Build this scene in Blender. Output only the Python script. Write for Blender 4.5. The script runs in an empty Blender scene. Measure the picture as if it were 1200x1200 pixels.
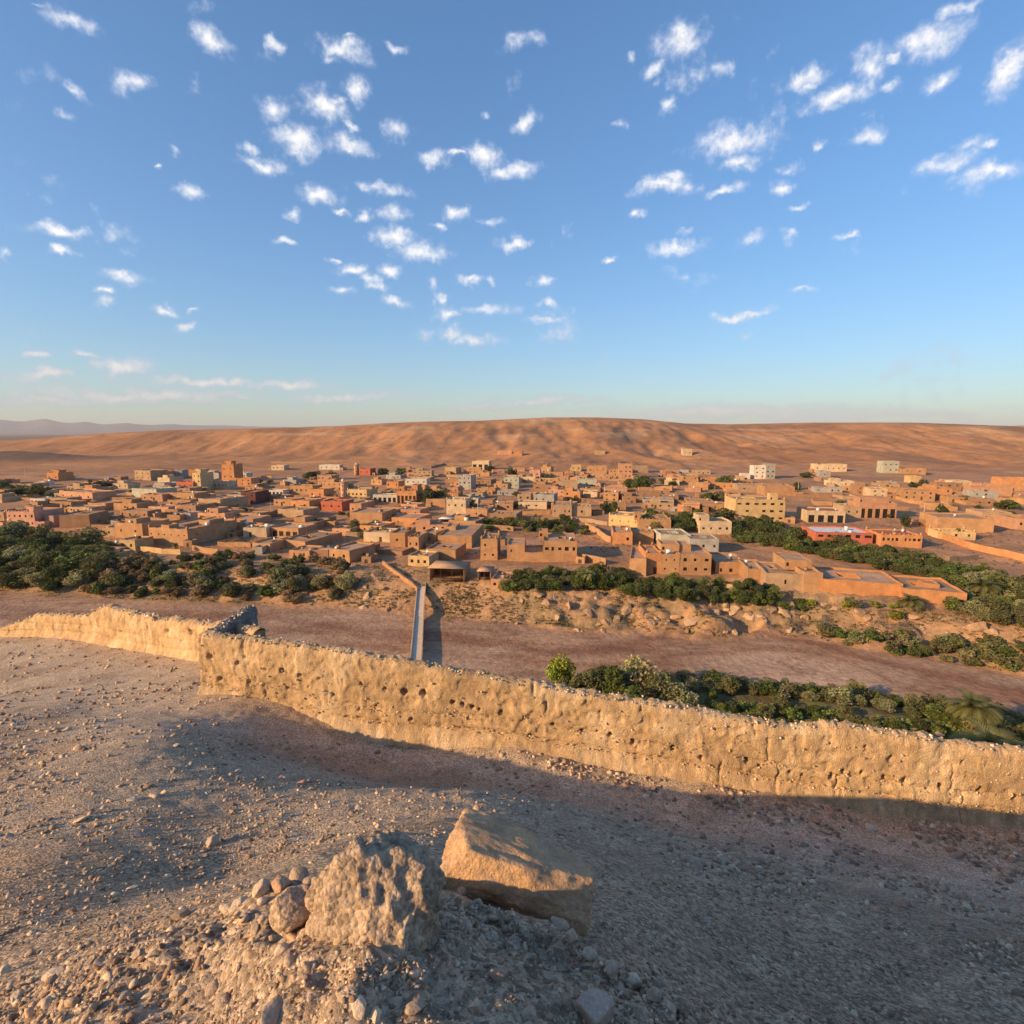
import bpy, math, random
import numpy as np
from mathutils import Vector, Matrix

# ------------------------------------------------------------------ camera
F, PX0, HOR = 650.0, 600.0, 507.0
PITCH = math.atan((600.0 - HOR) / F)
cp, sp = math.cos(PITCH), math.sin(PITCH)
scene = bpy.context.scene
cam_data = bpy.data.cameras.new('camera')
cam = bpy.data.objects.new('camera', cam_data)
scene.collection.objects.link(cam)
cam.location = (0, 0, 0)
cam.rotation_euler = (math.pi / 2 - PITCH, 0, 0)
cam_data.sensor_width = 36.0
cam_data.lens = 36.0 * F / 1200.0
cam_data.clip_start = 0.05
cam_data.clip_end = 90000
scene.camera = cam

# ------------------------------------------------------------------ sun, sky
SUN_EL, SUN_AZ = math.radians(19.0), math.radians(62.0)      # azimuth: turned left of straight behind the viewer
S = Vector((-math.sin(SUN_AZ) * math.cos(SUN_EL), -math.cos(SUN_AZ) * math.cos(SUN_EL), math.sin(SUN_EL)))
sun_data = bpy.data.lights.new('sun', 'SUN')
sun_data.energy = 3.0
sun_data.angle = math.radians(0.55)
sun_data.color = (1.0, 0.67, 0.35)
sun = bpy.data.objects.new('sun', sun_data)
scene.collection.objects.link(sun)
sun.rotation_euler = (-S).to_track_quat('-Z', 'Y').to_euler()

scene.view_settings.view_transform = 'Standard'
scene.view_settings.look = 'None'
scene.view_settings.gamma = 1.0
scene.view_settings.use_curve_mapping = False
scene.view_settings.exposure = 1.3
scene.cycles.use_denoising = True
scene.cycles.max_bounces = 5
scene.cycles.diffuse_bounces = 3
scene.cycles.transparent_max_bounces = 4

world = bpy.data.worlds.new('World')
scene.world = world
world.use_nodes = True
world.cycles.sampling_method = 'NONE'


def pdir(px, py):
    """direction of a photo pixel (1200 x 1200), world axes, y forward"""
    a, b = px - PX0, 600.0 - py
    return Vector((a, F * cp + b * sp, -F * sp + b * cp)).normalized()


def build_world():
    nt = world.node_tree
    N, L = nt.nodes, nt.links
    N.clear()
    out = N.new('ShaderNodeOutputWorld')
    bg = N.new('ShaderNodeBackground')
    bg.inputs['Strength'].default_value = 0.12
    sky = N.new('ShaderNodeTexSky')
    sky.sky_type = 'NISHITA'
    sky.sun_disc = False
    sky.sun_elevation = SUN_EL
    sky.sun_rotation = math.atan2(S.x, S.y)
    sky.altitude = 1300
    sky.air_density = 1.0
    sky.dust_density = 3.2
    sky.ozone_density = 0.9

    def math_(op, a, b=None, c=None):
        n = N.new('ShaderNodeMath')
        n.operation = op
        for i, v in enumerate((a, b, c)):
            if v is None:
                continue
            if isinstance(v, (int, float)):
                n.inputs[i].default_value = v
            else:
                L.new(v, n.inputs[i])
        return n.outputs[0]

    tc = N.new('ShaderNodeTexCoord')
    gen = tc.outputs['Generated']
    # ragged edges: bend the direction with noise before measuring the distance to each cloud
    nz = N.new('ShaderNodeTexNoise')
    nz.inputs['Scale'].default_value = 30
    nz.inputs['Detail'].default_value = 5
    nz.inputs['Roughness'].default_value = 0.6
    L.new(gen, nz.inputs['Vector'])
    warp = N.new('ShaderNodeVectorMath')
    warp.operation = 'MULTIPLY_ADD'
    L.new(nz.outputs['Color'], warp.inputs[0])
    warp.inputs[1].default_value = (0.036, 0.036, 0.03)
    nz2 = N.new('ShaderNodeTexNoise')
    nz2.inputs['Scale'].default_value = 11
    nz2.inputs['Detail'].default_value = 2
    L.new(gen, nz2.inputs['Vector'])
    warp2 = N.new('ShaderNodeVectorMath')
    warp2.operation = 'MULTIPLY_ADD'
    L.new(nz2.outputs['Color'], warp2.inputs[0])
    warp2.inputs[1].default_value = (0.05, 0.05, 0.035)
    L.new(gen, warp2.inputs[2])
    L.new(warp2.outputs[0], warp.inputs[2])
    sub = N.new('ShaderNodeVectorMath')
    sub.operation = 'SUBTRACT'
    L.new(warp.outputs[0], sub.inputs[0])
    sub.inputs[1].default_value = (0.043, 0.043, 0.0325)
    sep = N.new('ShaderNodeSeparateXYZ')
    L.new(sub.outputs[0], sep.inputs[0])
    az = math_('ARCTAN2', sep.outputs[0], sep.outputs[1])
    el = math_('ARCSINE', sep.outputs[2])
    comb = N.new('ShaderNodeCombineXYZ')
    L.new(az, comb.inputs[0])
    L.new(el, comb.inputs[1])
    ae = comb.outputs[0]
    clouds = CLOUDS
    best = None
    for (cx, cy, w, h, k) in clouds:
        d = pdir(cx, cy)
        a0, e0 = math.atan2(d.x, d.y), math.asin(d.z)
        d1 = pdir(cx + w, cy)
        d2 = pdir(cx, cy - h)
        ra = max(abs(math.atan2(d1.x, d1.y) - a0), 0.002) * 1.2
        re = max(abs(math.asin(d2.z) - e0), 0.002) * 1.25
        n = N.new('ShaderNodeVectorMath')
        n.operation = 'MULTIPLY_ADD'
        L.new(ae, n.inputs[0])
        n.inputs[1].default_value = (1 / ra, 1 / re, 0)
        # a thin cloud is a blob that never gets close to zero distance
        n.inputs[2].default_value = (-a0 / ra, -e0 / re, (1 - k) * 0.72)
        ln = N.new('ShaderNodeVectorMath')
        ln.operation = 'LENGTH'
        L.new(n.outputs[0], ln.inputs[0])
        best = ln.outputs['Value'] if best is None else math_('MINIMUM', best, ln.outputs['Value'])
    # the same kind of scattered small clouds goes on over the rest of the sky
    pl = N.new('ShaderNodeTexNoise')
    pl.inputs['Scale'].default_value = 9
    pl.inputs['Detail'].default_value = 6
    pl.inputs['Roughness'].default_value = 0.55
    L.new(gen, pl.inputs['Vector'])
    gap = math_('MULTIPLY_ADD', pl.outputs['Fac'], -6.0, 4.95)
    best = math_('MINIMUM', best, gap)
    # fine structure
    nf = N.new('ShaderNodeTexNoise')
    nf.inputs['Scale'].default_value = 75
    nf.inputs['Detail'].default_value = 6
    nf.inputs['Roughness'].default_value = 0.62
    L.new(gen, nf.inputs['Vector'])
    dens = math_('SUBTRACT', 1.02, best)
    dens = math_('MULTIPLY_ADD', nf.outputs['Fac'], 1.5, math_('SUBTRACT', dens, 0.75))
    mr = N.new('ShaderNodeMapRange')
    mr.interpolation_type = 'SMOOTHSTEP'
    mr.inputs['From Min'].default_value = -0.18
    mr.inputs['From Max'].default_value = 1.0
    mr.inputs['To Max'].default_value = 0.88
    L.new(dens, mr.inputs['Value'])
    # thin cloud edges are greyer, thick parts whiter; low clouds are warmer and duller
    cr = N.new('ShaderNodeMix')
    cr.data_type = 'RGBA'
    cr.inputs['A'].default_value = (2.5, 2.75, 3.3, 1)
    cr.inputs['B'].default_value = (4.0, 3.85, 3.7, 1)
    sh = N.new('ShaderNodeMapRange')
    sh.inputs['From Min'].default_value = 0.25
    sh.inputs['From Max'].default_value = 1.0
    L.new(dens, sh.inputs['Value'])
    L.new(sh.outputs[0], cr.inputs['Factor'])
    low = N.new('ShaderNodeMapRange')
    low.inputs['From Min'].default_value = 0.02
    low.inputs['From Max'].default_value = 0.22
    low.inputs['To Min'].default_value = 0.60
    low.inputs['To Max'].default_value = 1.0
    L.new(el, low.inputs['Value'])
    dim = N.new('ShaderNodeVectorMath')
    dim.operation = 'SCALE'
    L.new(cr.outputs['Result'], dim.inputs[0])
    L.new(low.outputs[0], dim.inputs['Scale'])
    hsv = N.new('ShaderNodeHueSaturation')
    hsv.inputs['Saturation'].default_value = 1.14
    hsv.inputs['Hue'].default_value = 0.5
    # the camera holds back the glare of the low sky
    bw = N.new('ShaderNodeRGBToBW')
    L.new(sky.outputs[0], bw.inputs[0])
    soft = math_('DIVIDE', 0.94, math_('MULTIPLY_ADD', bw.outputs[0], 0.17, 1.0))
    sc = N.new('ShaderNodeVectorMath')
    sc.operation = 'SCALE'
    L.new(sky.outputs[0], sc.inputs[0])
    L.new(soft, sc.inputs['Scale'])
    tint = N.new('ShaderNodeVectorMath')
    tint.operation = 'MULTIPLY'
    L.new(sc.outputs[0], tint.inputs[0])
    tint.inputs[1].default_value = (0.86, 0.965, 1.055)
    L.new(tint.outputs[0], hsv.inputs['Color'])
    mix = N.new('ShaderNodeMix')
    mix.data_type = 'RGBA'
    L.new(mr.outputs[0], mix.inputs['Factor'])
    L.new(hsv.outputs[0], mix.inputs['A'])
    L.new(dim.outputs[0], mix.inputs['B'])
    L.new(mix.outputs['Result'], bg.inputs['Color'])
    L.new(bg.outputs[0], out.inputs['Surface'])


# cloud centre x, y, half width, half height (photo pixels), thickness
CLOUDS = [
    (78, 20, 32, 11, .6), (150, 95, 22, 14, .7), (95, 112, 12, 8, .4), (250, 48, 24, 17, 1), (402, 58, 28, 12, .8),
    (460, 52, 12, 6, .6), (328, 50, 10, 8, .5), (380, 125, 24, 20, 1), (417, 108, 14, 15, 1), (325, 130, 18, 16, 1),
    (343, 165, 28, 14, 1), (308, 190, 28, 10, .9), (408, 172, 30, 12, .7), (465, 150, 18, 14, .5), (370, 228, 24, 12, 1),
    (398, 244, 10, 5, .8), (448, 222, 34, 8, .35), (225, 230, 16, 10, .6), (213, 178, 8, 5, .4), (510, 188, 16, 8, .6),
    (565, 182, 20, 12, 1), (597, 200, 30, 10, .8), (610, 140, 18, 10, .7), (615, 52, 25, 10, .4), (535, 254, 16, 8, .9),
    (462, 252, 16, 10, .7), (430, 250, 12, 6, .6), (463, 279, 24, 12, 1), (492, 298, 27, 12, 1), (455, 315, 12, 8, .7),
    (413, 314, 18, 7, .9), (435, 327, 14, 7, .9), (463, 352, 17, 6, .8), (550, 327, 17, 5, .7), (512, 349, 8, 5, .8),
    (523, 366, 13, 7, .8), (530, 390, 14, 10, .6), (558, 400, 28, 8, .5), (575, 360, 38, 6, .45), (640, 375, 26, 5, .45),
    (605, 285, 20, 8, 1), (635, 330, 14, 6, .5), (640, 355, 10, 5, .7), (68, 272, 34, 7, 1), (77, 297, 14, 5, 1),
    (143, 327, 22, 8, 1), (120, 343, 13, 5, .9), (198, 365, 15, 4, .8), (238, 365, 10, 3, .7), (226, 379, 11, 4, .7),
    (335, 285, 12, 4, .6), (798, 45, 28, 23, 1), (770, 82, 16, 9, .6), (850, 78, 12, 12, .5), (785, 120, 14, 14, .7),
    (860, 163, 46, 18, .9), (870, 188, 25, 9, .9), (780, 219, 42, 10, 1), (853, 222, 22, 6, .6), (915, 220, 14, 9, .8),
    (798, 208, 16, 8, .6), (790, 290, 30, 10, .8), (945, 95, 25, 12, .7), (975, 118, 38, 12, 1), (1015, 80, 16, 23, .8),
    (1042, 95, 13, 8, .6), (1020, 150, 20, 12, .8), (1080, 47, 42, 17, .8), (1102, 87, 18, 11, 1), (1120, 12, 22, 8, .6),
    (1187, 80, 17, 25, 1), (1160, 207, 48, 12, 1), (1108, 197, 36, 13, .5), (1140, 172, 22, 8, .4), (868, 367, 35, 5, .65),
    (945, 340, 16, 4, .4), (748, 252, 12, 5, .8), (720, 308, 8, 4, .7), (990, 274, 10, 4, .6), (942, 243, 12, 4, .5),
    (885, 280, 20, 8, .35), (928, 278, 8, 4, .5), (52, 441, 50, 8, .9), (142, 428, 36, 12, .95), (245, 447, 85, 7, .85),
    (340, 447, 55, 6, .8), (100, 415, 20, 5, .7), (41, 418, 16, 5, .8), (170, 464, 170, 10, .75), (400, 463, 85, 6, .75),
    (640, 470, 85, 6, .7), (850, 481, 190, 9, .8), (1010, 487, 150, 6, .75), (60, 470, 90, 7, .7), (560, 478, 60, 5, .6),
]
_rc = random.Random(4)
for (_x, _y, _w, _h, _k) in list(CLOUDS[:80:2]):
    CLOUDS.append((_x + _rc.uniform(-70, 70), _y + _rc.uniform(-28, 28), _rc.uniform(5, 16), _rc.uniform(3, 7), _rc.uniform(.25, .6)))
build_world()

# ------------------------------------------------------------------ helpers
rng = np.random.default_rng(7)
random.seed(11)
COL = scene.collection


def _hash(ix, iy, iz, seed):
    h = (ix.astype(np.int64) * 374761393 + iy.astype(np.int64) * 668265263 + iz.astype(np.int64) * 2147483647 + seed * 1274126177) & 0xFFFFFFFF
    h = ((h ^ (h >> 13)) * 1274126177) & 0xFFFFFFFF
    h = ((h ^ (h >> 16)) * 2246822519) & 0xFFFFFFFF
    return ((h ^ (h >> 15)) & 0xFFFFFF).astype(np.float64) / float(0xFFFFFF)


def vnoise2(x, y, seed=0):
    x = np.asarray(x, float); y = np.asarray(y, float)
    ix, iy = np.floor(x), np.floor(y)
    fx, fy = x - ix, y - iy
    fx = fx * fx * fx * (fx * (fx * 6 - 15) + 10)
    fy = fy * fy * fy * (fy * (fy * 6 - 15) + 10)
    z = np.zeros_like(ix)
    a = _hash(ix, iy, z, seed); b = _hash(ix + 1, iy, z, seed)
    c = _hash(ix, iy + 1, z, seed); d = _hash(ix + 1, iy + 1, z, seed)
    return (a + (b - a) * fx) * (1 - fy) + (c + (d - c) * fx) * fy - 0.5


def fbm2(x, y, scale, octaves=4, seed=0, gain=0.5):
    """values about -0.5..0.5; scale is the size of the largest feature"""
    x = np.asarray(x, float) / scale; y = np.asarray(y, float) / scale
    t, a, tot = 0, 1.0, 0.0
    for o in range(octaves):
        ca, sa = math.cos(0.6 * o + seed), math.sin(0.6 * o + seed)
        t = t + a * vnoise2(x * ca - y * sa + 17.3 * o, x * sa + y * ca - 9.1 * o, seed + o * 31)
        tot += a
        a *= gain
        x = x * 2.03; y = y * 2.03
    return t / tot * 1.5


def vnoise3(p, seed=0):
    i = np.floor(p)
    f = p - i
    f = f * f * (3 - 2 * f)
    r = 0
    for dx in (0, 1):
        for dy in (0, 1):
            for dz in (0, 1):
                w = (f[:, 0] if dx else 1 - f[:, 0]) * (f[:, 1] if dy else 1 - f[:, 1]) * (f[:, 2] if dz else 1 - f[:, 2])
                r = r + w * _hash(i[:, 0] + dx, i[:, 1] + dy, i[:, 2] + dz, seed)
    return r - 0.5


def fbm3(p, scale, octaves=4, seed=0, gain=0.5):
    q = p / scale
    t, a, tot = 0, 1.0, 0
    for o in range(octaves):
        t = t + a * vnoise3(q + o * 13.7, seed + o * 17)
        tot += a
        a *= gain
        q = q * 2.07
    return t / tot * 1.5


def sstep(a, b, x):
    t = np.clip((x - a) / (b - a), 0, 1)
    return t * t * (3 - 2 * t)


def mesh_np(name, verts, faces, cols=None, smooth=False):
    """one mesh from numpy arrays; faces (n,3) or (n,4)"""
    verts = np.asarray(verts, np.float32)
    faces = np.asarray(faces, np.int32)
    n, k = faces.shape
    me = bpy.data.meshes.new(name)
    me.vertices.add(len(verts))
    me.vertices.foreach_set('co', verts.ravel())
    me.loops.add(n * k)
    me.loops.foreach_set('vertex_index', faces.ravel())
    me.polygons.add(n)
    me.polygons.foreach_set('loop_start', np.arange(0, n * k, k, dtype=np.int32))
    me.polygons.foreach_set('loop_total', np.full(n, k, np.int32))
    if smooth:
        me.polygons.foreach_set('use_smooth', np.ones(n, bool))
    if cols is not None:
        at = me.color_attributes.new('col', 'FLOAT_COLOR', 'POINT')
        c4 = np.ones((len(verts), 4), np.float32)
        c4[:, :3] = cols
        at.data.foreach_set('color', c4.ravel())
    me.update(calc_edges=True)
    me.validate()
    return me


def obj(name, mesh, mat=None, parent=None, loc=(0, 0, 0), rot=(0, 0, 0), scale=None):
    o = bpy.data.objects.new(name, mesh)
    COL.objects.link(o)
    if mat and mesh and not mesh.materials:
        mesh.materials.append(mat)
    o.location = loc
    o.rotation_euler = rot
    if scale is not None:
        o.scale = scale
    if parent:
        o.parent = parent
    return o


def empty(name, loc, rz=0.0):
    o = bpy.data.objects.new(name, None)
    o.empty_display_size = 0.3
    COL.objects.link(o)
    o.location = loc
    o.rotation_euler = (0, 0, rz)
    return o


def tag(o, label=None, cat=None, group=None, kind=None):
    if label: o['label'] = label
    if cat: o['category'] = cat
    if group: o['group'] = group
    if kind: o['kind'] = kind
    return o


class MB:
    """collects quads"""
    def __init__(self):
        self.v, self.f = [], []

    def quad(self, a, b, c, d):
        n = len(self.v)
        self.v += [tuple(a), tuple(b), tuple(c), tuple(d)]
        self.f.append((n, n + 1, n + 2, n + 3))

    def box(self, x0, x1, y0, y1, z0, z1, m=None, taper=0.0):
        t = taper
        p = [(x0, y0, z0), (x1, y0, z0), (x1, y1, z0), (x0, y1, z0),
             (x0 + t, y0 + t, z1), (x1 - t, y0 + t, z1), (x1 - t, y1 - t, z1), (x0 + t, y1 - t, z1)]
        if m is not None:
            p = [tuple(m @ Vector(q)) for q in p]
        n = len(self.v)
        self.v += p
        for q in ((0, 3, 2, 1), (4, 5, 6, 7), (0, 1, 5, 4), (1, 2, 6, 5), (2, 3, 7, 6), (3, 0, 4, 7)):
            self.f.append(tuple(n + i for i in q))

    def tube(self, p0, p1, r0, r1, k=8):
        a, b = Vector(p0), Vector(p1)
        d = (b - a).normalized()
        u = d.orthogonal().normalized()
        w = d.cross(u)
        n = len(self.v)
        for i in range(k):
            t = 2 * math.pi * i / k
            o = u * math.cos(t) + w * math.sin(t)
            self.v.append(tuple(a + o * r0))
            self.v.append(tuple(b + o * r1))
        for i in range(k):
            j = (i + 1) % k
            self.f.append((n + 2 * i, n + 2 * j, n + 2 * j + 1, n + 2 * i + 1))

    def mesh(self, name):
        return mesh_np(name, np.array(self.v), np.array(self.f))


# ------------------------------------------------------------------ materials
_mats = {}


def mat(name, base=None, var=0.25, scale=0.5, fine=0.15, fscale=8.0, rough=0.92, bump=0.0, bscale=20.0, bdist=0.05,
        rnd=0.0, hue=None, hscale=0.2, pebble=0.0, pscale=60.0, trans=0.0, spec=0.15):
    """earth-like material: base colour (or the mesh's own 'col'), two noises, optional second hue, pebbles, bump"""
    if name in _mats:
        return _mats[name]
    m = bpy.data.materials.new(name)
    m.use_nodes = True
    nt = m.node_tree
    N, L = nt.nodes, nt.links
    b = N['Principled BSDF']
    b.inputs['Roughness'].default_value = rough
    b.inputs['Specular IOR Level'].default_value = spec
    geo = N.new('ShaderNodeNewGeometry')
    pos = geo.outputs['Position']
    if base is None:
        at = N.new('ShaderNodeAttribute')
        at.attribute_name = 'col'
        c = at.outputs['Color']
    else:
        rgb = N.new('ShaderNodeRGB')
        rgb.outputs[0].default_value = (*base, 1)
        c = rgb.outputs[0]

    def noise(s, det=5, ro=0.6):
        n = N.new('ShaderNodeTexNoise')
        n.inputs['Scale'].default_value = s
        n.inputs['Detail'].default_value = det
        n.inputs['Roughness'].default_value = ro
        L.new(pos, n.inputs['Vector'])
        return n.outputs['Fac']

    def mul(c, fac, lo, hi, a=0.3, z=0.7):
        mr = N.new('ShaderNodeMapRange')
        mr.inputs['From Min'].default_value = a
        mr.inputs['From Max'].default_value = z
        mr.inputs['To Min'].default_value = lo
        mr.inputs['To Max'].default_value = hi
        L.new(fac, mr.inputs['Value'])
        v = N.new('ShaderNodeVectorMath')
        v.operation = 'SCALE'
        L.new(c, v.inputs[0])
        L.new(mr.outputs[0], v.inputs['Scale'])
        return v.outputs[0]

    if hue is not None:
        mr = N.new('ShaderNodeMapRange')
        mr.inputs['From Min'].default_value = 0.42
        mr.inputs['From Max'].default_value = 0.62
        L.new(noise(hscale, 6), mr.inputs['Value'])
        mx = N.new('ShaderNodeMix')
        mx.data_type = 'RGBA'
        L.new(mr.outputs[0], mx.inputs['Factor'])
        L.new(c, mx.inputs['A'])
        mx.inputs['B'].default_value = (*hue, 1)
        c = mx.outputs['Result']
    if var:
        c = mul(c, noise(scale), 1 - var, 1 + var)
    if fine:
        c = mul(c, noise(fscale, 3, 0.7), 1 - fine, 1 + fine)
    vor = None
    if pebble:
        vo = N.new('ShaderNodeTexVoronoi')
        vo.inputs['Scale'].default_value = pscale
        L.new(pos, vo.inputs['Vector'])
        sepc = N.new('ShaderNodeSeparateColor')
        L.new(vo.outputs['Color'], sepc.inputs[0])
        c = mul(c, sepc.outputs[0], 1 - pebble, 1 + pebble, 0.0, 1.0)
        vor = vo.outputs['Distance']
    if rnd:
        oi = N.new('ShaderNodeObjectInfo')
        c = mul(c, oi.outputs['Random'], 1 - rnd, 1 + rnd, 0, 1)
    L.new(c, b.inputs['Base Color'])
    if bump:
        bp = N.new('ShaderNodeBump')
        bp.inputs['Strength'].default_value = bump
        bp.inputs['Distance'].default_value = bdist
        hsrc = noise(bscale, 6, 0.65)
        if vor is not None:
            md = N.new('ShaderNodeMath')
            md.operation = 'MULTIPLY_ADD'
            L.new(vor, md.inputs[0])
            md.inputs[1].default_value = -0.8
            L.new(hsrc, md.inputs[2])
            hsrc = md.outputs[0]
        L.new(hsrc, bp.inputs['Height'])
        L.new(bp.outputs[0], b.inputs['Normal'])
    if trans:
        tr = N.new('ShaderNodeBsdfTranslucent')
        L.new(c, tr.inputs['Color'])
        ms = N.new('ShaderNodeMixShader')
        ms.inputs[0].default_value = trans
        L.new(b.outputs[0], ms.inputs[1])
        L.new(tr.outputs[0], ms.inputs[2])
        L.new(ms.outputs[0], N['Material Output'].inputs['Surface'])
    _mats[name] = m
    return m


# ------------------------------------------------------------------ valley terrain
def hit_z(px, py, z):
    d = pdir(px, py)
    t = z / d.z
    return d.x * t, d.y * t


RIVER = -52.0
_bank_px = [(-400, 688), (0, 694), (100, 702), (200, 707), (300, 711), (420, 716), (500, 725), (600, 733), (700, 741), (800, 748), (860, 750),
            (940, 745), (1000, 755), (1100, 775), (1200, 794), (1400, 830)]
_b = np.array([hit_z(x, y, RIVER) for x, y in _bank_px])
_near_px = [(-300, 800), (0, 800), (300, 800), (500, 800), (600, 797), (640, 793), (700, 783), (850, 791), (1000, 815), (1100, 830), (1200, 846), (1400, 870)]
_n = np.array([hit_z(x, y, RIVER) for x, y in _near_px])
# crest of the hills behind the village: photo x -> photo y
_cr_x = [-700, -300, 0, 60, 120, 200, 300, 400, 450, 500, 560, 640, 700, 750, 800, 850, 950, 1060, 1120, 1200, 1400, 1900]
_cr_y = [518, 518, 518, 514, 509, 505, 503, 500, 497, 495, 494, 490, 490, 492, 497, 498, 496, 496, 498, 501, 504, 507]


def bank_y(X):
    return np.interp(X, _b[:, 0], _b[:, 1])


def zval(X, Y):
    """height of the valley floor, the village bench and the hills"""
    X = np.asarray(X, float); Y = np.asarray(Y, float)
    yb = bank_y(X) + fbm2(X, Y, 22, 3, 5) * 7
    yn = np.interp(X, _n[:, 0], _n[:, 1])
    w = np.interp(X, [-120, -20, 10, 60, 110, 200], [26, 20, 22, 22, 26, 34])
    t = np.clip((Y - yb) / w, 0, 1)
    rocky = sstep(-5, 15, X) * (1 - sstep(70, 130, X))
    # rocky part of the bank: stepped ledges
    led = t + 0.10 * np.sin(t * 19 + fbm2(X, Y, 9, 2, 9) * 7) * rocky * (1 - t) * np.where(t > 0, 1, 0)
    prof = np.where(rocky > 0.5, sstep(0, 0.9, led) ** 0.8, sstep(0, 1, t))
    z = RIVER + 6.3 * prof
    back = np.clip(Y - yb - w, 0, None)
    z = z + 0.0145 * np.clip(back, 0, 560)
    on = sstep(0, 6, Y - yb)
    z = z + on * fbm2(X, Y, 14, 4, 21) * (1.1 + 2.6 * rocky * (1 - sstep(18, 42, Y - yb)))
    rk = rocky * sstep(0, 5, Y - yb) * (1 - sstep(20, 38, Y - yb))
    z = z + rk * ((0.16 - np.abs(fbm2(X, Y * 1.6, 9, 4, 27))) * 6.0 + np.round(fbm2(X, Y, 12, 3, 29) * 5) * 0.45)
    z = z + on * fbm2(X, Y, 70, 2, 23) * 2.0
    # riverbed
    z = z + (1 - on) * fbm2(X, Y, 16, 4, 33) * 0.35
    # near bank terrace
    tn = sstep(0, 10, yn - Y)
    z = z + tn * (1.6 + fbm2(X, Y, 9, 3, 41) * 0.8)
    # hills
    ang = X / np.maximum(Y, 1.0)
    pxs = PX0 + F / cp * ang * 0.99
    cy = np.interp(pxs, _cr_x, _cr_y)
    tanel = ((600 - cy) * cp - F * sp) / (F * cp + (600 - cy) * sp)
    Yc = 1130 + 60 * np.sin(ang * 5.0) + 120 * fbm2(ang * 100, ang * 0, 22, 2, 3)
    zc = tanel * Yc + 1.5
    Y0 = np.interp(pxs, [0, 250, 400, 600, 900, 1200], [820, 760, 690, 610, 560, 560])
    s = np.clip((Y - Y0) / (Yc - Y0), 0, 1.0)
    rise = 0.30 * s + 0.70 * sstep(0.22, 0.98, s)
    gul = np.abs(fbm2(X + 0.15 * Y, Y * 0.32, 130, 4, 61)) * 2
    gul2 = np.abs(fbm2(X - 0.15 * Y, Y * 0.28, 50, 3, 67)) * 2
    amp = np.sin(np.clip(s, 0, 1) * math.pi) ** 0.8
    hz = z + (zc - z) * rise + amp * ((0.22 - gul) * 11 + (0.22 - gul2) * 3 + (0.2 - np.abs(fbm2(X - 0.1 * Y, Y * 0.25, 22, 3, 69)) * 2) * 3.2) * np.interp(pxs, [0, 300, 500], [0.35, 0.7, 1])
    hz = np.where(Y > Yc, np.minimum(hz, zc) - (Y - Yc) * 0.03, np.minimum(hz, zc + 0 * hz))
    z = np.where(s > 0, hz, z)
    # the low dark ridge at the left
    r = np.exp(-(((X + 730) / 120) ** 2 + ((Y - 800) / 35) ** 2))
    z = z + 11 * r
    return z


def zval1(x, y):
    return float(zval(np.array([x]), np.array([y]))[0])


def ground(px, py):
    """the ground point of the valley seen at a photo pixel"""
    d = pdir(px, py)
    z = -46.0
    lo_t = None
    # march, then refine
    ts = np.concatenate([np.linspace(64, 400, 440), np.linspace(401, 1400, 500)]) / d.y
    P = np.array([d.x, d.y, d.z])[None] * ts[:, None]
    below = P[:, 2] < zfast(P[:, 0], P[:, 1])
    if below.any():
        i = int(np.argmax(below))
        a, b = ts[max(i - 1, 0)], ts[i]
        for _ in range(12):
            m = 0.5 * (a + b)
            if d.z * m < float(zfast(d.x * m, d.y * m)): b = m
            else: a = m
        return Vector((d.x * b, d.y * b, d.z * b))
    t = 900 / d.y
    return Vector((d.x * t, d.y * t, float(zfast(d.x * t, d.y * t))))


def depth_of(p):
    return p[1] * cp - p[2] * sp


def to_px(p):
    dp = depth_of(p)
    return PX0 + F * p[0] / dp, 600 - F * (p[1] * sp + p[2] * cp) / dp


def pix_np(X, Y, Z):
    dp = Y * cp - Z * sp
    return PX0 + F * X / dp, 600 - F * (Y * sp + Z * cp) / dp


def lerp3(a, b, t):
    return a + (np.asarray(b) - a) * t[..., None]


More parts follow.
